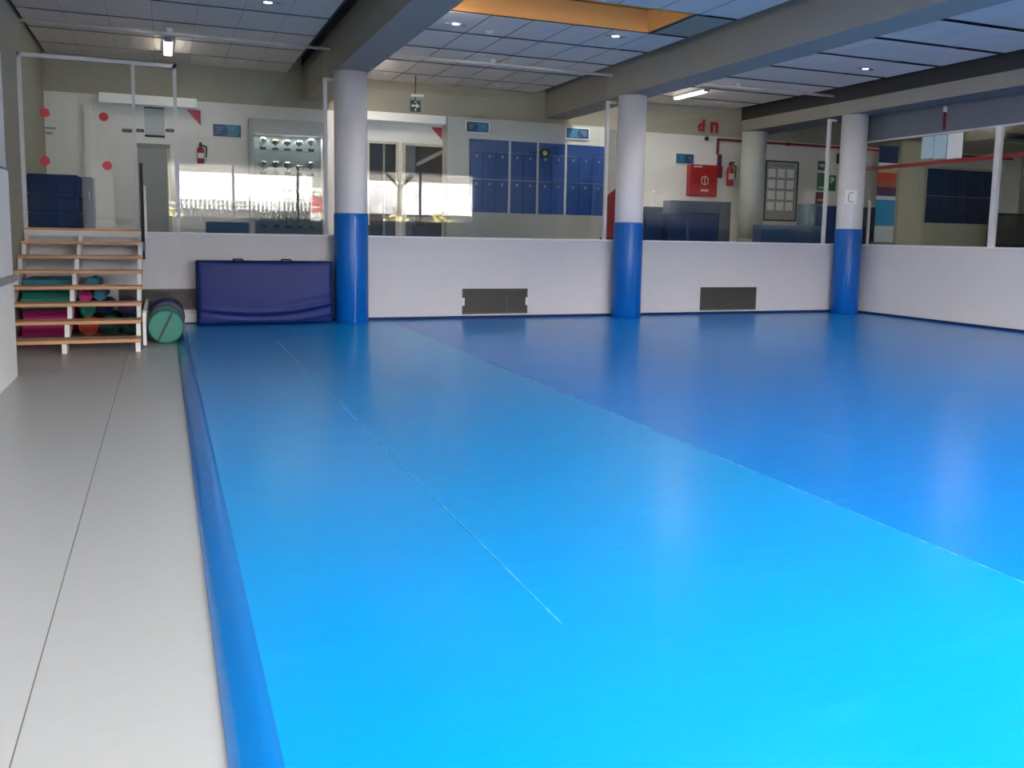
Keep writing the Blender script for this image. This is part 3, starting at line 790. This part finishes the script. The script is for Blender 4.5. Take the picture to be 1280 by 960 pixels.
# glass trophy case
X0, _, X1, Z1 = wq(312, 147, 408, 295, 16.95)
t = thing('trophy_case', ((X0+X1)/2, 16.95, HZ), 'tall glass-fronted trophy case in a pale frame beside the first column', 'display case')
y = 16.95; w = .06
box(X0+w, YW-.08, HZ, X1-w, YW-.06, Z1).ob('back_panel', mat('case_back', 'a9b5b2', .6), t)
for x in (X0, X1-w): box(x, y, HZ, x+w, YW-.06, Z1).ob('side_panel', LOCKE, t)
box(X0+w, y, Z1-.26, X1-w, YW-.08, Z1).ob('header', mat('case_header', 'c4c5c2', .6), t)
box(X0+w, y+.02, HZ, X1-w, YW-.08, HZ+.12).ob('plinth', DGREY, t)
xm = (X0+X1)/2
for a, b in ((X0+w, xm-.01), (xm+.01, X1-w)):
    box(a, y+.005, HZ+.12, b, y+.012, Z1-.26).ob('pane', GLASS_THIN, t)
shz = [HZ+.12, HZ+.62, HZ+1.08, HZ+1.52]
for z in shz[1:]: box(X0+w, y+.04, z-.012, X1-w, YW-.08, z).ob('shelf', GLASS_THIN, t)
def trophy(x, yy, z, h, m_, label):
    tt = thing('trophy', (x, yy, z), label, 'trophy', 'trophies in the case')
    MB().box(x-.05, yy-.05, z+.001, x+.05, yy+.05, z+h*.2, bev=.006).ob('base', BLACK, tt)
    m = MB(); m.lathe([(.03, h*.2), (.012, h*.3), (.012, h*.45), (.05, h*.6), (.065, h*.85), (.068, h), (.06, h)], 16, (x, yy, z)); m.ob('cup', m_, tt)
    for s_ in (-1, 1):
        m = MB(); m.tube([(x+s_*.055, yy, z+h*.65), (x+s_*.088, yy, z+h*.75), (x+s_*.065, yy, z+h*.92)], .007, 6); m.ob('handle', m_, tt)
Lc = bpy.data.lights.new('case_fill', 'AREA'); Lc.shape = 'RECTANGLE'; Lc.size = X1-X0-.2; Lc.size_y = .06; Lc.energy = 4  # added lamp, brightens the inside of the case
lc = bpy.data.objects.new('case_fill', Lc); C.objects.link(lc); lc.parent = t; lc.location = (0, .08, Z1-.28-HZ)
words = ['first', 'second', 'third', 'fourth', 'fifth', 'sixth']
for sidx, z in enumerate(shz):
    for k in range(5):
        x = X0+.24+(X1-X0-.48)*k/4
        h = random.choice([.18, .21, .23, .25]); m_ = random.choice([GOLD, METAL, METAL, METAL])
        trophy(x, 17.13+random.uniform(-.02, .02), z, h, m_, '%s cup from the left end, %s shelf of the trophy case' % (words[k], ['lowest', 'second', 'third', 'highest'][sidx]))

# locker block
LX0, _, LX1, LZ1 = wq(560, 148, 756, 297, 17.0)
t = thing('locker_block', ((LX0+LX1)/2, 17.0, HZ), 'built-in block of dark blue lockers in a pale casing', 'lockers')
y = 17.0
ax0, az0, ax1, az1 = wq(586, 173, 755, 270, 17.0)
box(LX0, y, HZ, LX1, YW-.03, az0).ob('base', mat('locker_base', '9a9b98', .6), t)
box(LX0, y, az1, LX1, YW-.03, ZW).ob('casing_top', LOCKE, t)
box(LX0, y, az0, ax0, YW-.03, az1).ob('casing_side', LOCKE, t)
box(ax0, y+.04, az0, LX1, YW-.03, az1).ob('carcass', LOCKE, t)
cols = [at(px, 220, Y=17.0).x for px in (586, 637, 672, 707, 757)]
for xm in cols[1:-1]: box(xm-.02, y, az0, xm+.02, y+.04, az1).ob('upright', LOCKE, t)
rows4 = [az0, az0+(az1-az0)*.46, az0+(az1-az0)*.84, az1]
for a, b in zip(cols, cols[1:]):
    nsub = 3 if b-a > .8 else 2
    wd = (b-a-.04)/nsub
    for r_ in range(2):
        for k in range(nsub):
            x0 = a+.02+wd*k
            o = box(x0+.004, y+.012, rows4[r_]+.006, x0+wd-.004, y+.04, rows4[r_+1]-.006, bev=.004).ob('locker_door', LOCK, t)
            hz = rows4[r_+1]-.09
            box(x0+wd*.5-.02, y-.006, hz-.03, x0+wd*.5+.02, y+.013, hz+.02, bev=.004).ob('latch', METAL, o)
    box(a+.02, y+.01, rows4[2], b-.02, y+.04, rows4[3], bev=.003).ob('top_panel', LOCK, t)
p = at(680.5, 191.5, Y=16.98)
t = thing('round_clock', (p.x, 16.98, p.z), 'round dark clock with pale yellow face hung on the blue lockers', 'clock')
MB().cyl((p.x, 16.95, p.z), (p.x, 16.995, p.z), .10, n=28).ob('rim', BLACK, t)
MB().cyl((p.x, 16.944, p.z), (p.x, 16.952, p.z), .05, n=24).ob('face', mat('clock_face', 'c8c08a', .5), t)
MB().box(p.x-.004, 16.938, p.z, p.x+.004, 16.944, p.z+.04).ob('hand', BLACK, t)

# dark red board leaning behind the second column
X0, _, X1, _ = wq(756, 240, 773, 298, 15.6)
za, zb_ = at(760, 245, Y=15.6).z, at(771, 232, Y=15.6).z
t = thing('red_board', ((X0+X1)/2, 15.6, HZ), 'dark red slanted-top board standing behind the second column', 'board')
MB().prism([(X0+.05, 15.6, HZ), (X1, 15.6, HZ), (X1, 15.6, zb_), (X0+.05, 15.6, za)], (0, .05, 0)).ob('panel', REDD, t)
box(X0, 15.5, HZ, X1, 15.75, HZ+.05).ob('foot', BLACK, t)

# hose cabinet, siren, red pipe, letters
X0, Z0, X1, Z1 = wq(863, 205, 896, 246, 17.2)
t = thing('hose_cabinet', ((X0+X1)/2, 17.2, Z0), 'red fire hose cabinet on the white hallway wall', 'fire cabinet')
box(X0, 17.2, Z0, X1, PY-.001, Z1, bev=.01).ob('box', RED, t)
box(X0+.03, 17.188, Z0+.03, X1-.03, 17.202, Z1-.03, bev=.004).ob('door', RED, t)
xm, zm = (X0+X1)/2+.02, (Z0+Z1)/2
m = MB()
for k in range(20):
    a, b = 2*math.pi*k/20, 2*math.pi*(k+1)/20
    m.cyl((xm+.09*math.cos(a), 17.184, zm+.09*math.sin(a)), (xm+.09*math.cos(b), 17.184, zm+.09*math.sin(b)), .012, n=6)
m.box(xm-.012, 17.18, zm-.07, xm+.012, 17.188, zm+.07); m.box(xm-.1, 17.18, zm-.24, xm+.1, 17.188, zm-.19)
m.ob('symbol', mat('pale_pink', 'd8a8a8', .5), t)
box(X0+.08, 17.18, Z1-.06, X0+.3, 17.19, Z1-.035).ob('lock_plate', SIGNW, t)
X0, Z0, X1, Z1 = wq(897, 193, 903, 222, 17.25)
t = thing('fire_alarm', ((X0+X1)/2, 17.28, Z0), 'narrow red fire alarm unit at the upper corner of the hose cabinet', 'alarm')
box(X0, 17.25, Z0, X1, PY-.001, (Z0+Z1)/2, bev=.01).ob('box', REDD, t)
MB().cyl(((X0+X1)/2, 17.28, (Z0+Z1)/2), ((X0+X1)/2, 17.28, Z1), .05, n=16).ob('sounder', PURP, t)
ps = [at(897, 193, Y=17.28), at(897, 174, Y=17.28)]
x_a, z_a, zt = ps[0].x, ps[0].z, ps[1].z
t = thing('red_pipe', (x_a, 17.28, z_a), 'long dark red sprinkler pipe running along the top of the white hallway wall', 'pipe')
MB().tube([(x_a, 17.28, z_a), (x_a, 17.28, zt), (20.5, 17.28, zt)], .028, 10).ob('tube', REDD, t)
for x in (11.2, 13.4, 15.6): box(x-.03, 17.27, zt-.04, x+.03, PY, zt+.04).ob('bracket', DGREY, t)
X0, Z0, X1, Z1 = wq(873, 149, 899, 165, YW-.012)
t = thing('red_lettering', ((X0+X1)/2, YW-.02, Z0), 'two red raised letters on the beige wall above the hose cabinet', 'lettering')
def letter(ch, x, z, h):
    cu = bpy.data.curves.new('letter', 'FONT'); cu.body = ch; cu.size = h; cu.extrude = .01; cu.offset = .012
    o = bpy.data.objects.new('letter', cu); C.objects.link(o)
    dg = bpy.context.evaluated_depsgraph_get(); me = bpy.data.meshes.new_from_object(o.evaluated_get(dg))
    C.objects.unlink(o); bpy.data.objects.remove(o)
    me.transform(Matrix.Translation((x, YW-.02, z)) @ Matrix.Rotation(math.pi/2, 4, 'X')); me.materials.clear(); me.materials.append(RED)
    o = bpy.data.objects.new('letter', me); C.objects.link(o); o.parent = t; me.transform(Matrix.Translation(-t.location)); return o
hh = (Z1-Z0)*1.5
letter('d', X0, Z0, hh*.93); letter('n', X0+.30, Z0-.02, hh*1.3)

# hallway column
x = 11.88
t = thing('hallway_column', (x, 16.5, HZ), 'plain pale round column standing in the hallway beside the framed notice board', 'column')
MB().cyl((x, 16.5, HZ), (x, 16.5, 3.74), .265, n=36).ob('shaft', mat('hall_column', 'b2b5ae', .6), t)
MB().cyl((x, 16.5, HZ), (x, 16.5, HZ+.08), .285, n=36).ob('base_ring', GREYP, t)

# navy mats in the hallway behind the second bay
def block(px0, py0, px1, Y, dep, m_, label, name='mat_block', cat='mat', grp=None, z0=HZ):
    X0, _, X1, Z1 = wq(px0, py0, px1, 300, Y)
    o = box(X0, Y, z0+.001, X1, Y+dep, Z1, bev=.02).ob(name, m_, None, ((X0+X1)/2, Y+dep/2, z0))
    return tag(o, label, cat, grp), Z1
GB = 'navy mat blocks stored in the hallway'
_, zt1 = block(836, 266, 898, 15.0, .3, NAVYM, 'lower navy mat block under the pale-edged one in the hallway', grp=GB)
block(838, 250, 900, 15.02, .28, mat('navy_grey_cover', '323c58', .5), 'upper grey-navy mat block of the pile below the red hose cabinet', grp=GB, z0=zt1)
block(808, 258, 828, 15.1, .3, NAVYM, 'dark navy mat block directly behind the second column', grp=GB)
block(952, 281, 1030, 15.2, .3, mat('mid_blue_cover', '24456e', .5), 'low blue mat block under the framed notice board', grp=GB)
block(1030, 257, 1046, 15.9, .25, mat('royal_cover', '17326a', .5), 'tall royal blue mat block directly left of the corner column', grp=GB)
X0, _, X1, Z1 = wq(899, 252, 912, 300, 15.4)
t = thing('grey_locker', ((X0+X1)/2, 15.5, HZ), 'narrow slate grey locker beside the navy mat pile in the hallway', 'locker')
box(X0, 15.4, HZ, X1, 15.65, Z1, bev=.008).ob('body', mat('slate_locker', '4d5560', .5), t)
box(X0+.015, 15.388, HZ+.04, X1-.015, 15.402, Z1-.03).ob('door', mat('slate_locker', '4d5560', .5), t)
# thin lamp stand by the pile
p = at(818, 240, Y=16.3)
t = thing('reading_lamp', (p.x, 16.3, HZ), 'thin white lamp stand in front of the grey wall behind the second column', 'lamp')
MB().cyl((p.x, 16.3, HZ), (p.x, 16.3, p.z), .012, n=8).ob('stem', FRAME, t)
MB().cyl((p.x, 16.3, HZ), (p.x, 16.3, HZ+.02), .12, n=20).ob('base', FRAME, t)
MB().box(p.x-.02, 16.24, p.z-.02, p.x+.18, 16.36, p.z+.025, bev=.01).ob('head', FRAME, t)

block(258, 277, 312, 15.6, .3, NAVYM, 'low navy mat block on the hallway floor left of the trophy case', grp=GB)
block(520, 281, 545, 16.2, .3, BLACK, 'low black box on the hallway floor before the dark doorway', name='storage_box', cat='box')
block(463, 281, 478, 16.2, .3, BLACK, 'low black box on the hallway floor right of the first column', name='storage_box', cat='box')
# framed notice board with papers
X0, Z0, X1, Z1 = wq(958, 201, 994, 276, PY-.02)
t = thing('notice_board', ((X0+X1)/2, PY-.03, Z0), 'black-framed notice board with rows of white sheets right of the hallway column', 'notice board')
box(X0, PY-.02, Z0, X1, PY-.002, Z1).ob('board', mat('board_grey', 'a9aaa6', .6), t)
for a in ((X0-.03, Z0, X0+.015, Z1), (X1-.015, Z0, X1+.015, Z1), (X0, Z1-.015, X1, Z1+.02), (X0, Z0-.02, X1, Z0+.015)):
    box(a[0], PY-.035, a[1], a[2], PY-.002, a[3]).ob('frame_bar', BLACK, t)
box(X0+.25, PY-.024, Z1-.12, X1-.1, PY-.019, Z1-.06).ob('heading', GREYP, t)
for r_ in range(5):
    for k in range(3):
        zz_ = Z1-.36-.25*r_; xx = X0+.07+.26*k
        if zz_ > Z0+.02: box(xx, PY-.026, zz_, xx+.20, PY-.019, zz_+.19).ob('sheet', PAPER, t)
X0, Z0, X1, Z1 = wq(1012, 255, 1024, 292, 16.9)
t = thing('pale_blue_cabinet', ((X0+X1)/2, 16.9, HZ), 'pale blue cabinet standing right of the framed notice board', 'cabinet')
box(X0, 16.9, HZ, X1, PY-.002, Z1, bev=.01).ob('body', LBLUE, t)
box(X0+.02, 16.885, HZ+.08, (X0+X1)/2-.005, 16.902, Z1-.05).ob('door', LBLUE, t); box((X0+X1)/2+.005, 16.885, HZ+.08, X1-.02, 16.902, Z1-.05).ob('door', LBLUE, t)

# green and red safety signs
def plate_sign(px0, py0, px1, py1, m_, label, glyph):
    X0, Z0, X1, Z1 = wq(px0, py0, px1, py1, PY-.01)
    t = thing('safety_sign', ((X0+X1)/2, PY-.015, Z0), label, 'sign', 'safety signs left of the corner column')
    box(X0, PY-.012, Z0, X1, PY-.002, Z1).ob('plate', m_, t)
    w, h = X1-X0, Z1-Z0
    m = MB(); pp = lambda u, v: (X0+u*w, PY-.016, Z0+v*h)
    for g_ in glyph:
        m = MB(); m.prism([pp(*q) for q in g_], (0, .005, 0)); m.ob('pictogram', SIGNW, t)
ARW = [[(.15, .42), (.5, .42), (.5, .25), (.88, .52), (.5, .8), (.5, .62), (.15, .62)]]
MAN = [[(.3, .55), (.7, .62), (.75, .85), (.4, .9)], [(.15, .5), (.3, .45), (.35, .9), (.2, .92)]]
plate_sign(1023, 201, 1031, 213, EXITG, 'green arrow sign above the taller green sign', ARW)
plate_sign(1022, 216, 1032, 238, GREENS, 'taller plain green sign above the red panel', [[(.2, .1), (.8, .1), (.8, .2), (.2, .2)]])
plate_sign(1037, 219, 1044, 239, GREENS, 'green sign with white figure directly left of the corner column', MAN)
plate_sign(1020, 240, 1032, 281, REDD, 'tall red panel with pale lines under the green signs', [[(.15, .1+.16*k), (.7, .1+.16*k), (.7, .14+.16*k), (.15, .14+.16*k)] for k in range(5)])
X0, Z0, X1, Z1 = wq(1046, 192, 1053, 205, PY-.01)
t = thing('wall_box', ((X0+X1)/2, PY-.05, Z0), 'small dark junction box high on the wall beside the corner column', 'box')
box(X0, PY-.06, Z0, X1+.05, PY-.001, Z1, bev=.01).ob('housing', DGREY, t); box(X0+.02, PY-.065, Z0+.03, X1+.03, PY-.058, Z1-.03).ob('lid', GREYP, t)

# ------------------------------------------------------------------ beyond the right-hand glass
t = thing('red_barrier_tape', (R+.13, 12, 2.86), 'red tape band running level along the right-hand glass', 'tape')
MB().prism([(R+.12, 14.2, 2.83), (R+.12, REAR+.1, 2.93), (R+.12, REAR+.1, 3.02), (R+.12, 14.2, 2.90)], (.004, 0, 0)).ob('band', RED, t)
# papers under the top rail
for (a, b), m_, lab in (((1153, 1168), PAPERB, 'pale cyan paper sheet taped under the rail nearest the corner column'), ((1168.6, 1184), PAPERB, 'pale blue paper sheet taped in the middle of the three under the rail'), ((1185, 1204), PAPER, 'white paper sheet taped under the rail of the right-hand glass')):
    p, q = at(a, 172, X=R+.05), at(b, 172, X=R+.05)
    zt_ = 3.35; zb_ = at((a+b)/2, 198, X=R+.05).z
    o = box(R+.048, q.y, zb_, R+.053, p.y, zt_).ob('paper_sheet', m_, None, (R+.05, (p.y+q.y)/2, zb_))
    tag(o, lab, 'paper', 'papers taped to the right-hand glass')
# hanging cable on the dark band
p = at(1183, 135, X=R)
t = thing('hanging_cable', (R-.02, p.y, 3.42), 'short dark red cable hanging from a white clip on the shade-toned band', 'cable')
box(R-.05, p.y-.03, 3.72, R-.001, p.y+.03, 3.82, bev=.008).ob('clip', FRAME, t)
MB().cyl((R-.025, p.y, 3.42), (R-.025, p.y, 3.73), .025, n=10).ob('cord', REDD, t)
# noticeboard / window in blue on the hallway wall
X0, Z0, X1, Z1 = wq(1161, 210, 1243, 281, 16.9)
t = thing('blue_locker_bank', ((X0+X1)/2, 16.9, HZ), 'wide dark navy locker bank in a pale surround beyond the right-hand glass', 'lockers')
box(X0-.12, 16.9, HZ, X1+.12, PY-.001, Z0-.02).ob('base', CREAM, t)
box(X0-.08, 16.93, Z0-.02, X1+.08, PY-.001, Z1+.06).ob('surround', CREAM, t)
n = 5
for k in range(n):
    for r_ in range(2):
        xa = X0+(X1-X0)*k/n; za = Z0+(Z1-Z0)*r_/2
        o = box(xa+.006, 16.905, za+.006, xa+(X1-X0)/n-.006, 16.931, za+(Z1-Z0)/2-.006, bev=.004).ob('locker_door', mat('navy_door', '122a4e', .35), t)
        box(xa+.08, 16.893, za+.45, xa+.11, 16.906, za+.53).ob('latch', DGREY, o)
# pale pilaster
X0, _, X1, _ = wq(1128, 180, 1150, 303, 16.2)
tr = struct('trim_6'); box(X0, 16.2, HZ, X1, 16.6, 3.75).ob('pilaster', CREAM, tr)
# roll-up banner
X0, _, X1, Z1 = wq(1100, 181, 1116, 300, 15.6)
t = thing('advertising_banner', ((X0+X1)/2, 15.6, HZ), 'narrow banner in navy, white, red and cyan bands beyond the right-hand glass', 'banner')
fr_ = [(0, .17, SIGNW), (.17, .44, CYAN), (.44, .48, SIGNW), (.48, .57, PURP), (.57, .64, mat('brick_print', 'a8502a', .6)), (.64, .72, mat('orange_print', 'c8401c', .6)), (.72, .77, mat('sand', 'b8a888', .6)), (.77, .82, SIGNW), (.82, 1, NAVYM)]
for a, b, m_ in fr_: box(X0, 15.6, HZ+.06+(Z1-HZ-.06)*a, X1, 15.612, HZ+.06+(Z1-HZ-.06)*b).ob('printed_band', m_, t)
box(X0-.02, 15.52, HZ, X1+.02, 15.7, HZ+.06, bev=.01).ob('base', METAL, t)
MB().cyl((X0-.01, 15.606, Z1), (X1+.01, 15.606, Z1), .012, n=8).ob('top_bar', METAL, t)
X0, _, X1, Z1 = wq(1088, 259, 1124, 300, 16.4)
t = thing('dark_cabinet', ((X0+X1)/2, 16.5, HZ), 'low black-green cabinet behind the narrow banner', 'cabinet')
box(X0, 16.4, HZ, X1, 16.9, Z1, bev=.01).ob('body', mat('black_green', '161f22', .5), t); box(X0+.03, 16.388, HZ+.05, X1-.03, 16.402, Z1-.05).ob('door', mat('black_green', '161f22', .5), t)
X0, _, X1, Z1 = wq(1246, 266, 1300, 303, 15.6)
t = thing('black_bench', ((X0+X1)/2, 15.8, HZ), 'long low black bench unit at the far right beyond the glass', 'bench')
box(X0, 15.6, HZ, X1, 15.85, Z1, bev=.015).ob('body', BLACK, t); box(X0+.03, 15.585, HZ+.06, X1-.03, 15.602, Z1-.06).ob('front_panel', DGREY, t)
X0, Z0, X1, Z1 = wq(1260, 166, 1320, 177, PY-.05)
t = thing('wall_banner', ((X0+X1)/2, PY-.06, Z0), 'navy wall banner above a white lamp at the far right', 'banner')
box(X0, PY-.05, Z0, X1, PY-.03, Z1).ob('cloth', NAVYM, t); MB().cyl((X0, PY-.04, Z1), (X1, PY-.04, Z1), .012, n=8).ob('rod', METAL, t)
X0, Z0, X1, Z1 = wq(1258, 178, 1320, 182.5, PY-.05)
t = thing('wall_lamp', ((X0+X1)/2, PY-.06, Z0), 'long white unlit lamp under the navy wall banner', 'lamp')
box(X0, PY-.08, Z0, X1, PY-.001, Z1, bev=.008).ob('housing', FRAME, t); box(X0+.03, PY-.09, Z0+.015, X1-.03, PY-.078, Z1-.015).ob('diffuser', WPAINT, t)
X0, Z0, X1, Z1 = wq(1262, 156, 1320, 163, YW-.02)
t = thing('yellow_sign', ((X0+X1)/2, YW-.02, Z0), 'ochre sign strip high on the wall at the far right', 'sign')
box(X0, YW-.02, Z0, X1, YW-.001, Z1).ob('board', mat('ochre', '9a6a22', .6), t); box(X0, YW-.024, Z0-.02, X1, YW-.001, Z0).ob('lower_edge', CORK, t)

# ------------------------------------------------------------------ outside, seen in the glass as reflections
gz = 1.55
og = struct('ground_outside'); box(-60, -70, gz-.3, 80, REAR-.2, gz).ob('paving', mat('paving', '3c3a36', .8, scale=2, var=.15), og)
BRK = mat('white_render', 'e6e6ea', .6)
def truck(x0, x1, y, label):
    t = thing('parked_truck', ((x0+x1)/2, y, gz), label, 'truck', 'white trucks outside')
    box(x0, y-2.4, gz+.75, x1, y, gz+2.3, bev=.03).ob('cargo_box', BRK, t)
    box(x0+.1, y-2.3, gz+.5, x1-.1, y-.1, gz+.75).ob('chassis', DGREY, t)
    for x in (x0+1.0, x1-1.0):
        MB().cyl((x, y-.3, gz+.42), (x, y-.02, gz+.42), .42, n=24).ob('wheel', BLACK, t)
        MB().cyl((x, y-2.3, gz+.42), (x, y-2.0, gz+.42), .42, n=24).ob('wheel', BLACK, t)
truck(.6, 6.2, -12.5, 'long white truck parked outside, mirrored in the glass by the trophy case')
truck(8.6, 14.6, -13.5, 'long white truck parked outside, mirrored in the glass by the entrance')
fe = thing('picket_fence', (4, -9.5, gz), 'grey picket fence outside in front of the white truck', 'fence')
for k in range(46):
    x = -1.5+.17*k
    box(x-.045, -9.5, gz, x+.045, -9.47, gz+1.05).ob('picket', DGREY, fe)
for z in (.25, .85): box(-1.6, -9.47, gz+z, 6.3, -9.43, gz+z+.07).ob('rail', GREYP, fe)
def bush(x, y, s, label):
    t = thing('low_bush', (x, y, gz), label, 'bush', 'bushes outside')
    m = MB()
    for k in range(70):
        a, b = random.uniform(0, 6.28), random.uniform(.1, 1.5)
        d = Vector((math.cos(a)*math.cos(b), math.sin(a)*math.cos(b), math.sin(b)))*s*random.uniform(.5, 1)
        c = Vector((x, y, gz+.05))+d; n_ = Vector((random.uniform(-1, 1), random.uniform(-1, 1), random.uniform(-1, 1))).normalized(); u = n_.orthogonal().normalized()*s*.17; v = n_.cross(u)*.6
        vs = [m.bm.verts.new(c+u), m.bm.verts.new(c+v), m.bm.verts.new(c-u), m.bm.verts.new(c-v)]; m.bm.faces.new(vs)
    o = m.ob('foliage', mat('bush_leaf', 'a8a468', .7, var=.3), t)
    MB().cyl((x, y, gz), (x, y, gz+s*.5), .02, n=6).ob('stem', CORK, t)
for x, y, s, lab in ((.2, -8.2, .7, 'yellowish bush outside at the left end of the picket fence'), (7.2, -8.6, .75, 'yellowish bush outside beside the red kiosk'), (9.2, -8.9, .7, 'yellowish bush outside at the foot of the street tree'), (11.2, -9.2, .75, 'yellowish bush outside right of the street tree')): bush(x, y, s, lab)
t = thing('red_kiosk', (7.2, -11.5, gz), 'red and white vending stand outside between the trucks', 'kiosk')
box(6.7, -11.8, gz, 7.75, -11.2, gz+.8, bev=.02).ob('lower_panel', WPAINT, t); box(6.7, -11.8, gz+.8, 7.75, -11.2, gz+1.6, bev=.02).ob('red_panel', RED, t); box(6.7, -11.8, gz+1.6, 7.75, -11.2, gz+2.0, bev=.02).ob('head_panel', WPAINT, t)
t = thing('street_tree', (9.6, -10.3, gz), 'dark street tree trunk with spreading crown outside', 'tree')
m = MB(); m.cyl((9.6, -10.3, gz), (9.65, -10.3, gz+2.0), .14, .1, n=12)
for a in range(6): m.cyl((9.65, -10.3, gz+1.8), (9.65+math.cos(a)*.9, -10.3+math.sin(a)*.9, gz+2.7), .05, .03, n=8)
m.ob('trunk', CORK, t)
m = MB()
for k in range(420):
    a, b, r_ = random.uniform(0, 6.28), random.uniform(-.6, 1.57), random.uniform(.5, 1)
    c = Vector((9.65+1.6*r_*math.cos(a)*math.cos(b), -10.3+1.6*r_*math.sin(a)*math.cos(b), gz+3.2+1.1*r_*math.sin(b)))
    n_ = Vector((random.uniform(-1, 1), random.uniform(-1, 1), random.uniform(-1, 1))).normalized(); u = n_.orthogonal().normalized()*.16; v = n_.cross(u)*.6
    m.bm.faces.new([m.bm.verts.new(c+u), m.bm.verts.new(c+v), m.bm.verts.new(c-u), m.bm.verts.new(c-v)])
m.ob('crown', mat('tree_leaf', '5a6238', .7, var=.3), t)
# neighbouring building across the street
nb = thing('street_building', (5, -28, gz), 'pale two-storey building across the street outside', 'building')
box(-20, -34, gz, 34, -28, gz+5.5).ob('facade', mat('facade_grey', '5f5c58', .8), nb)
for k in range(14):
    for f_ in range(2): box(-18+3.7*k, -28.02, gz+1+2.6*f_, -16.4+3.7*k, -27.95, gz+2.3+2.6*f_).ob('window', DGREY, nb)
